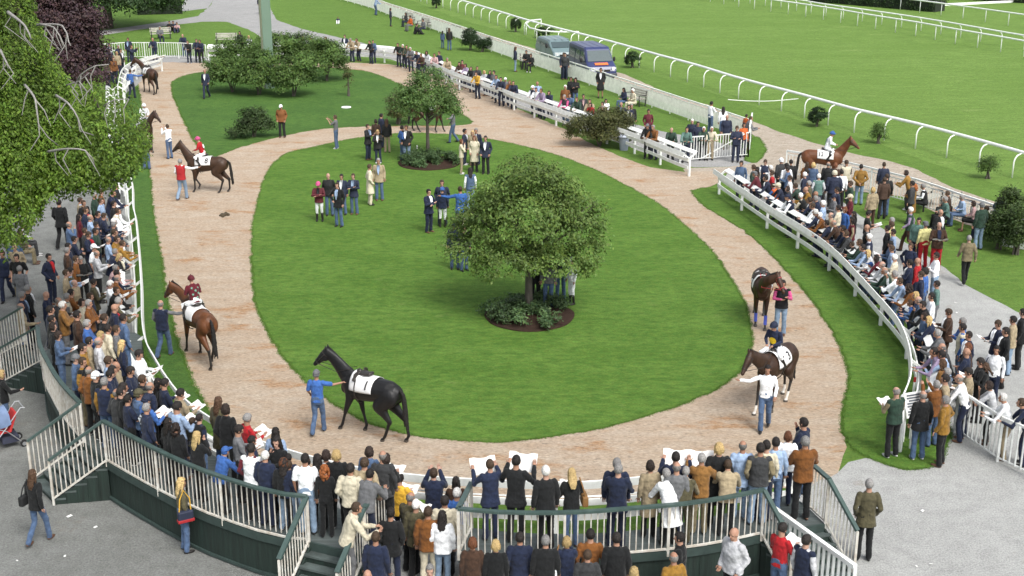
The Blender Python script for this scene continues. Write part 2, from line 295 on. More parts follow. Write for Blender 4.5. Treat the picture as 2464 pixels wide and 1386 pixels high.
def skel(pose):
    S = dict(lean=0, dz=0, hp=-8, hy=0)
    el, wr = V(.232,-.03,1.17), V(.235,.05,.93); Lel = Lwr = None
    kn, an = V(.10,.02,.50), V(.115,-.02,.085); Lkn = Lan = None
    if pose == 'pk': el, wr = V(.25,-.08,1.17), V(.19,.10,.95)
    if pose == 'ac': el, wr = V(.25,.10,1.17), V(-.04,.21,1.22); Lwr = V(.06,.24,1.17)
    if pose == 'rd': el, wr = V(.25,.08,1.15), V(.13,.30,1.20); S['hp'] = -28
    if pose == 'up': el, wr = V(.30,.14,1.20), V(.25,.38,1.40); S['hp'] = -12
    if pose == 'ln': S['lean'] = 17; el, wr = V(.26,.24,1.06), V(.12,.46,1.10); S['hp'] = 2; kn, an = V(.10,-.02,.50), V(.12,-.10,.085)
    if pose == 'lh': S['lean'] = 15; el, wr = V(.20,.30,1.12), V(.05,.30,1.42); Lel, Lwr = V(-.22,.32,1.1), V(-.02,.42,1.13)
    if pose == 'bk': el, wr = V(.28,-.11,1.17), V(.05,-.19,1.0); Lwr = V(-.07,-.2,.98)
    if pose == 'wk': el, wr = V(.25,-.12,1.18), V(.25,-.08,.94); Lel, Lwr = V(-.25,.02,1.17), V(-.24,.2,1.0); kn, an = V(.09,.18,.52), V(.08,.24,.09); Lkn, Lan = V(-.09,-.02,.50), V(-.10,-.30,.14)
    if pose == 'hf': el, wr = V(.21,.18,1.18), V(.07,.19,1.47); Lel, Lwr = V(-.24,.08,1.17), V(.04,.2,1.17)
    if pose == 'hp': el, wr = V(.38,-.06,1.20), V(.20,.06,1.04); Lel, Lwr = V(-.25,-.02,1.17), V(-.25,.1,.95); S['hp'] = -5
    if pose in ('ld', 'll'):
        el, wr = V(.40,.12,1.34), V(.64,.22,1.38); Lel, Lwr = V(-.25,.0,1.17), V(-.22,.16,1.0)
        kn, an = V(.09,.14,.52), V(.08,.18,.09); Lkn, Lan = V(-.09,.0,.50), V(-.10,-.24,.13)
    if pose == 'tk': el, wr = V(.30,.16,1.18), V(.30,.40,1.20); Lel, Lwr = V(-.25,.0,1.17), V(-.2,.1,.98)
    if pose == 'cm': el, wr = V(.22,.20,1.28), V(.10,.38,1.52); S['hp'] = 0
    if pose == 'ho': el, wr = V(.24,.12,1.20), V(.05,.26,1.22); Lwr = V(-.12,.28,1.30)
    if pose == 'sb': S['dz'] = -.45; S['lean'] = 8; el, wr = V(.24,.10,.75), V(.10,.30,.68); kn, an = V(.12,.46,.50), V(.13,.48,.085); S['hp'] = -12
    if pose == 'sg': S['dz'] = -.83; S['lean'] = 12; el, wr = V(.24,.16,.40), V(.08,.36,.42); kn, an = V(.14,.38,.42), V(.12,.62,.085)
    if pose == 'rh': S['lean'] = 16; el, wr = V(.24,.16,1.18), V(.09,.38,1.10); kn, an = V(.30,.30,.80), V(.33,.04,.46); S['hp'] = -5
    mir = lambda p: V(-p.x, p.y, p.z)
    Lel = Lel or mir(el); Lwr = Lwr or mir(wr); Lkn = Lkn or mir(kn); Lan = Lan or mir(an)
    piv = V(0, 0, .95); M = Matrix.Rotation(-R(S['lean']), 3, 'X')
    T = lambda p: (M @ (V(*p)-piv))+piv+V(0, -.12 if pose in ('ln','lh') else 0, S['dz'])
    S.update(T=T, el=el, wr=wr, Lel=Lel, Lwr=Lwr, kn=kn, an=an, Lkn=Lkn, Lan=Lan, hip=T((.09,0,.93)), Lhip=T((-.09,0,.93)),
             sh=T((.172,0,1.42)), Lsh=T((-.172,0,1.42)), head=T((0,.025,1.633)), fwd=V(0,1,0))
    S['hm'] = Matrix.Translation(S['head']) @ Matrix.Rotation(R(S['hp']), 4, 'X')
    if pose == 'll':   # mirrored
        for a, b in (('el','Lel'), ('wr','Lwr'), ('kn','Lkn'), ('an','Lan')): S[a], S[b] = mir(S[b]), mir(S[a])
    return S
def loft(mb, secs, T, n=16, p=2.4):
    vs = []
    for z, rx, ry, *o in secs:
        oy = o[0] if o else 0
        for j in range(n):
            a = 2*PI*j/n; ca, sa = math.cos(a), math.sin(a)
            vs.append(T((rx*math.copysign(abs(ca)**(2/p), ca), oy+ry*math.copysign(abs(sa)**(2/p), sa), z)))
    fs = [(i*n+j, i*n+(j+1)%n, (i+1)*n+(j+1)%n, (i+1)*n+j) for i in range(len(secs)-1) for j in range(n)]
    fs += [tuple(range(n))[::-1], tuple(range((len(secs)-1)*n, len(secs)*n))]
    mb.add(vs, fs)
def limb(mb, pts, rs):
    mb.tube(pts, rs, 10); mb.ball(pts[0], rs[0], 10, 6); mb.ball(pts[-1], rs[-1], 10, 6)
    for p, r in list(zip(pts, rs))[1:-1]: mb.ball(p, r*.98, 10, 6)
def bend(a, b, c, r): return None
def hand(mb, wr, d, side, palm=None):
    """palm, four fingers of unequal length, and a thumb leaving the side of the palm; d = forearm direction"""
    d = d.normalized(); up = V(0,0,1) if abs(d.z) < .8 else V(0,1,0)
    x = d.cross(up).normalized()*(-side); n_ = x.cross(d).normalized()
    mb.tube([wr-d*.02, wr+d*.02, wr+d*.055, wr+d*.085], [(.022,.022),(.028,.019),(.038,.017),(.036,.014)], 8)
    for i, (off, L) in enumerate(((-.028,.066),(-.010,.076),(.009,.071),(.027,.056))):
        b = wr+d*.080+x*off; c = n_*(-.012*side*0-.010)
        mb.tube([b, b+d*L*.5+c, b+d*L*.85+c*3.2], [.0085,.0080,.0062], 5)
    b = wr+d*.028-x*.032; mb.tube([b, b+(d*.6-x*.7).normalized()*.035, b+(d*.9-x*.45).normalized()*.066], [.011,.010,.007], 5)
MESH = {}
def body_mesh(pose):
    S = skel(pose); T = S['T']; mb = MB()
    loft(mb, [(.86,.13,.09),(.95,.15,.10),(1.08,.13,.09),(1.3,.155,.10),(1.41,.14,.07),(1.47,.06,.06),(1.56,.050,.054,.01)], T)
    for q in ('', 'L'):
        limb(mb, [S[q+'sh'], S[q+'el'], S[q+'wr']], [.046,.036,.024])
        limb(mb, [S[q+'hip'], S[q+'kn'], S[q+'an']], [.078,.052,.036])
    H = S['hm']; h = lambda *p: H @ V(*p)
    M3 = H.to_3x3()
    mb.tube([T((0,.0,1.46)), h(0,-.01,-.05)], [.058,.052], 10)
    mb.ball(h(0,-.012,.018), (.074,.094,.098), 14, 10, M3); mb.ball(h(0,.022,-.055), (.052,.062,.062), 12, 8, M3)
    mb.ball(h(0,.088,-.018), (.012,.020,.024), 8, 6, M3); mb.ball(h(0,.070,-.092), (.022,.016,.015), 8, 6, M3)
    for s in (-1, 1): mb.ball(h(s*.078,-.004,-.008), (.010,.018,.030), 8, 6, M3); mb.ball(h(s*.034,.062,.022), (.026,.022,.010), 8, 6, M3)
    me = fuse(mb, .011, 1)
    hb = MB()
    for q, sd_ in (('', 1), ('L', -1)):
        d = S[q+'wr']-S[q+'el']
        if pose in ('rd','up','ln','cm','ho'): d = d.normalized()+V(0,.25,.05)
        hand(hb, S[q+'wr'], d, sd_)
    hm = hb.mesh('h'); hm.polygons.foreach_set('use_smooth', [True]*len(hm.polygons))
    bm = bmesh.new(); bm.from_mesh(me); bm.from_mesh(hm); Hi = H.inverted()
    for f in bm.faces:
        c = Hi @ f.calc_center_median()
        if c.y > .04 and abs(c.z) < .2:
            if abs(abs(c.x)-.032) < .013 and abs(c.z-.004) < .008: f.material_index = 1
            if abs(c.x) < .024 and abs(c.z+.062) < .007: f.material_index = 2
    bm.to_mesh(me); bm.free(); me.name = 'body'
    for m in (SKIN, EYEM, LIPM): me.materials.append(m)
    return me
def top_mesh(pose, kind):
    """jacket j, suit u, shirt s, t-shirt t, vest body v, vest sleeves w, coat c, knitted/bulky b"""
    S = skel(pose); T = S['T']; mb = MB(); k = {'j':1.06,'u':1.02,'s':.96,'t':.96,'v':1.08,'w':.93,'c':1.06,'b':1.14}[kind]
    sit = pose in ('sb','sg','rh')
    hem = {'j':.84,'u':.78,'s':.90,'t':.90,'v':.88,'w':.95,'c':.52,'b':.86}[kind]
    if sit: hem = max(hem, .90)
    lo = [(hem,.185*k+(.03 if kind in 'cu' else 0),.135*k+(.03 if kind in 'cu' else 0))]
    if kind == 'c' and not sit: lo += [(.75,.195,.15)]
    secs = lo+[(.98,.172*k,.125*k),(1.10,.160*k,.118*k),(1.26,.174*k,.125*k,.01),(1.36,.176*k,.112*k),(1.43,.142*k,.088*k),(1.475,.085,.075),(1.50,.062,.066)]
    if kind != 'w': loft(mb, secs, T)
    else: loft(mb, [(1.2,.15,.1),(1.36,.17,.1),(1.43,.15,.08),(1.5,.06,.065)], T)
    if kind != 'v':
        rs = [.066*k,.056*k,.044*k] if kind != 's' else [.060,.050,.038]
        for q in ('', 'L'):
            a, e, w_ = S[q+'sh'], S[q+'el'], S[q+'wr']
            if kind == 't': limb(mb, [a, a.lerp(e, .55), a.lerp(e, .8)], [.068,.064,.062])
            else: limb(mb, [a, a.lerp(e,.5), e, w_-(w_-e).normalized()*.01], [rs[0], (rs[0]+rs[1])/2, rs[1], rs[2]])
    else:
        for q in ('', 'L'): mb.ball(S[q+'sh'], .070, 10, 7)
    if kind in 'jb': mb.ball(T((0,-.03,1.49)), (.075,.07,.035), 12, 6)
    me = fuse(mb, .0155, 2, disp=.012, dsc=7); me.name = 'top'; me.materials.append(CLOTH); return me
def bot_mesh(pose, kind):
    S = skel(pose); T = S['T']; mb = MB()
    if kind == 'k':
        if pose in ('sb','sg'):
            loft(mb, [(.86,.17,.14),(.98,.16,.125),(1.06,.145,.11)], T)
            for q in ('', 'L'): limb(mb, [S[q+'hip'], S[q+'kn']], [.11,.09])
        else: loft(mb, [(.46,.20,.16),(.7,.19,.15),(.92,.175,.13),(1.06,.145,.11)], T)
        me = fuse(mb, .0155, 2, disp=.01)
    else:
        loft(mb, [(.84,.145,.105),(.93,.172,.125),(1.0,.162,.118),(1.07,.148,.11)], T)
        for q in ('', 'L'):
            h_, k_, a_ = S[q+'hip'], S[q+'kn'], S[q+'an']
            if kind == 'r': limb(mb, [h_, h_.lerp(k_,.6), k_, k_.lerp(a_,.35)], [.092,.078,.060,.056])
            else: limb(mb, [h_, h_.lerp(k_,.5), k_, k_.lerp(a_,.5), a_+V(0,0,.0)], [.094,.084,.069,.066,.068])
        me = fuse(mb, .0155, 2, disp=.011, dsc=8)
    me.name = 'bottom'; me.materials.append(CLOTH); return me
def shoe_mesh(pose, q, boot):
    S = skel(pose); a = S[q+'an']; k_ = S[q+'kn']; mb = MB()
    dy = .055; mb.ball(a+V(0,dy,-.045), (.046,.135,.040), 12, 8); mb.ball(a+V(0,0,-.01), (.042,.055,.05), 10, 6)
    if boot: limb(mb, [a, k_.lerp(a, .30)], [.044,.058])
    me = fuse(mb, .013, 1); me.name = 'shoe'; me.materials.append(SHOEM); return me
def head_shell(keep, r, c=(0,-.012,.018), extra=None, disp=.006, dsc=25):
    mb = MB(); mb.ball(c, r, 26, 18); me = mb.mesh('hair'); bm = bmesh.new(); bm.from_mesh(me)
    bmesh.ops.remove_doubles(bm, verts=bm.verts, dist=1e-5); bmesh.ops.recalc_face_normals(bm, faces=bm.faces)
    bmesh.ops.delete(bm, geom=[f for f in bm.faces if not keep(f.calc_center_median())], context='FACES')
    g_ = bmesh.ops.solidify(bm, geom=list(bm.faces), thickness=.012)
    for v in bm.verts: v.co += v.normal*disp*noise.noise(v.co*dsc)
    bm.to_mesh(me); bm.free(); return me
def hair_mesh(t):
    mb = MB()
    if t == 'short': me = head_shell(lambda c: (c.y < .035-.25*max(0,-c.z) or c.z > .068) and c.z > -.05-.3*max(0, c.y+.02), (.084,.106,.112))
    elif t == 'fringe': me = head_shell(lambda c: c.y < .02 and -.06 < c.z < .055, (.081,.102,.106))
    elif t == 'helmet':
        me = head_shell(lambda c: c.z > -.01, (.108,.132,.128), disp=0)
        b = MB(); b.ball((0,.115,.025), (.075,.065,.012), 14, 6); b.ball((0,0,.15), (.02,.02,.02), 8, 6); bb = b.mesh('b')
        bm = bmesh.new(); bm.from_mesh(me); bm.from_mesh(bb); bm.to_mesh(me); bm.free()
    elif t in ('cap', 'flatcap'):
        me = head_shell(lambda c: c.z > (.02 if t == 'cap' else .035), (.092,.113,.118 if t == 'cap' else .1), disp=0)
        b = MB(); b.ball((0,.125 if t == 'cap' else .10,.035), (.066,.075,.010), 14, 6)
        if t == 'flatcap': b.ball((0,.02,.085), (.10,.125,.035), 14, 6)
        for q in range(14):   # hair showing below the cap
            a_ = PI+.25+q*(PI-.5)/13; b.ball((.078*math.cos(a_), -.012+.096*math.sin(a_), -.012), (.016,.016,.04), 6, 5)
        bb = b.mesh('b'); bm = bmesh.new(); bm.from_mesh(me); bm.from_mesh(bb); bm.to_mesh(me); bm.free()
    else:
        me0 = head_shell(lambda c: (c.y < .035 or c.z > .068) and c.z > -.08-.3*max(0, c.y+.02), (.092,.112,.116))
        b = MB(); b.add([v.co for v in me0.vertices], [tuple(p.vertices) for p in me0.polygons])
        if t == 'bob':
            b.ball((0,-.045,-.01), (.10,.082,.10), 16, 12)
            for s in (-1,1): b.ball((s*.078,.0,-.03), (.024,.045,.075), 10, 8)
        elif t == 'curly':
            for q in range(60):
                u = rnd.random()*2*PI; z = rnd.uniform(-1, 1); rr = math.sqrt(1-z*z)
                c = V(.10*rr*math.cos(u), -.04+.10*rr*math.sin(u), -.06+.17*z)
                if c.y < .04: b.ball(c, (.035,.035,.04), 7, 5)
        else:
            b.ball((0,-.06,-.04), (.092,.062,.10), 14, 10)
            b.tube([(0,-.07,-.04),(0,-.085,-.14),(0,-.095,-.24),(0,-.09,-.32)], [(.04,.088),(.032,.095),(.026,.082),(.015,.05)], 14)
            for s in (-1,1): b.tube([(s*.07,.01,.0),(s*.08,-.01,-.1),(s*.085,-.02,-.2)], [.026,.026,.016], 8)
        me = fuse(b, .010, 1, disp=.012, dsc=22)
    me.name = 'hair'; me.materials.append(HAIRM); me.polygons.foreach_set('use_smooth', [True]*len(me.polygons)); return me
def cached(key, fn, *a):
    if key not in MESH: MESH[key] = fn(*a)
    return MESH[key]
PAL = dict(nv=('navy',(.018,.026,.058)), bk=('black',(.011,.012,.013)), dg=('dark grey',(.045,.047,.05)), gy=('grey',(.17,.175,.185)), lg=('light grey',(.42,.43,.45)),
  wh=('white',(.72,.74,.76)), cr=('cream',(.60,.55,.42)), bg=('beige',(.38,.31,.20)), tn=('tan',(.24,.12,.035)), rs=('rust brown',(.22,.085,.022)), br=('brown',(.065,.035,.022)),
  ol=('olive',(.10,.09,.05)), gn=('dark green',(.028,.06,.042)), te=('sea green',(.13,.24,.21)), rd=('red',(.42,.016,.022)), mr=('maroon',(.12,.015,.025)), pk=('pink',(.62,.10,.26)),
  lp=('pale pink',(.55,.36,.36)), lb=('light blue',(.34,.46,.66)), db=('denim blue',(.085,.14,.25)), bl=('bright blue',(.05,.14,.42)), lj=('pale blue',(.24,.34,.47)),
  yl=('yellow',(.72,.42,.045)), ly=('pale yellow',(.70,.66,.30)), mu=('mustard',(.30,.16,.028)), ra=('orange',(.70,.15,.03)), pu=('lilac',(.34,.27,.40)), kh=('khaki',(.24,.20,.12)))
HAIR = dict(d=('short',(.014,.011,.010)), b=('short',(.045,.028,.017)), g=('short',(.20,.195,.19)), w=('short',(.58,.57,.55)), x=('fringe',(.16,.15,.14)), D=('long',(.014,.011,.010)),
  B=('long',(.055,.03,.017)), O=('long',(.40,.29,.13)), R=('curly',(.26,.085,.025)), K=('curly',(.02,.013,.011)), o=('bob',(.38,.27,.12)), k=('bob',(.022,.014,.011)), e=('bob',(.12,.045,.02)),
  cw=('cap','wh'), cc=('cap','cr'), cg=('cap','gy'), cn=('cap','nv'), cb=('cap','bl'), co=('cap','ol'), fg=('flatcap','gy'), hr=('helmet','rd'), hp=('helmet','pk'), hn=('helmet','nv'), hb=('helmet','bl'), hw=('helmet','wh'), hm=('helmet','mr'))
SKINS = [(.36,.205,.145), (.33,.185,.125), (.40,.24,.18), (.30,.16,.105), (.35,.195,.135)]
PAL = {k: (v[0], tuple(c*(1 if k in ('wh','lg') else .85 if k in ('cr','bk') else .72) for c in v[1])) for k, v in PAL.items()}
def part(name, me, root, col=None, M=None):
    o = bpy.data.objects.new(name, me); C.objects.link(o); o.parent = root
    if M is not None: o.matrix_local = M
    if col: o.color = (*col, 1)
    return o
TOPN = dict(j='jacket', u='suit jacket', s='shirt', t='T-shirt', v='vest', c='coat', b='hooded top')
TOPNAME = dict(j='jacket', u='jacket', s='shirt', t='shirt', v='vest', c='coat', b='hooded_top')
def person(loc, face, pose, top, bot, hair, h=1.74, bulk=1.0, name='person'):
    tk = top.split('.'); kind = tk[0]; tcol = PAL[tk[1]][1]; r_ = random.Random(hash((round(loc[0]*50), round(loc[1]*50))) & 0xffff)
    j = r_.uniform(.85, 1.15); tcol = tuple(c*j for c in tcol)
    root = empty(name, loc, -R(face)); s = h/1.75; root.scale = (s*bulk, s*bulk, s)
    part('body', cached(('b', pose), body_mesh, pose), root, SKINS[r_.randrange(5)])
    part(TOPNAME[kind], cached(('t', pose, kind), top_mesh, pose, kind), root, tcol)
    if kind == 'v': part('shirt', cached(('t', pose, 'w'), top_mesh, pose, 'w'), root, PAL[tk[2]][1])
    S = skel(pose)
    if kind == 'u' or (len(tk) > 2 and kind in 'jc'):
        key = ('sf', pose, kind)
        if key not in MESH:
            mb = MB(); T = S['T']; k = 1.06 if kind != 'u' else 1.02; y1, y2 = .135*k+.040, .098*k+.040
            q = [T(p) for p in ((0,y1,1.10),(.05,y1,1.26),(.062,y2+.006,1.42),(.045,.088,1.485),(-.045,.088,1.485),(-.062,y2+.006,1.42),(-.05,y1,1.26))]
            q2 = [p-T((0,.03,0))+T((0,0,0)) for p in q]; n_ = len(q)
            mb.add(q+q2, [tuple(range(n_)), tuple(range(n_, 2*n_))[::-1]]+[(i, (i+1)%n_, n_+(i+1)%n_, n_+i) for i in range(n_)])
            me = mb.mesh('shirt_front'); me.materials.append(CLOTH); MESH[key] = me
        part('shirt_front', MESH[key], root, PAL[tk[2] if len(tk) > 2 else 'wh'][1])
    bk_, bc = bot.split('.') if '.' in bot else ('p', bot)
    part({'k':'skirt','r':'breeches'}.get(bk_, 'trousers'), cached(('o', pose, bk_), bot_mesh, pose, bk_), root, tuple(c*j for c in PAL[bc][1]))
    sc = (.012,.011,.011) if r_.random() < .7 or bk_ == 'r' else r_.choice([(.45,.45,.45),(.10,.05,.03)])
    for q in ('', 'L'): part('shoe', cached(('f', pose, q, bk_ == 'r'), shoe_mesh, pose, q, bk_ == 'r'), root, sc)
    if hair != 'n':
        ht, hc = HAIR[hair]
        if isinstance(hc, str): hc = PAL[hc][1]; nm = 'cap' if 'cap' in ht else 'helmet'
        else: nm = 'hair'; hj = r_.uniform(.8, 1.3); hc = tuple(c*hj for c in hc)
        part(nm, cached(('h', ht), hair_mesh, ht), root, hc, S['hm'])
    return root
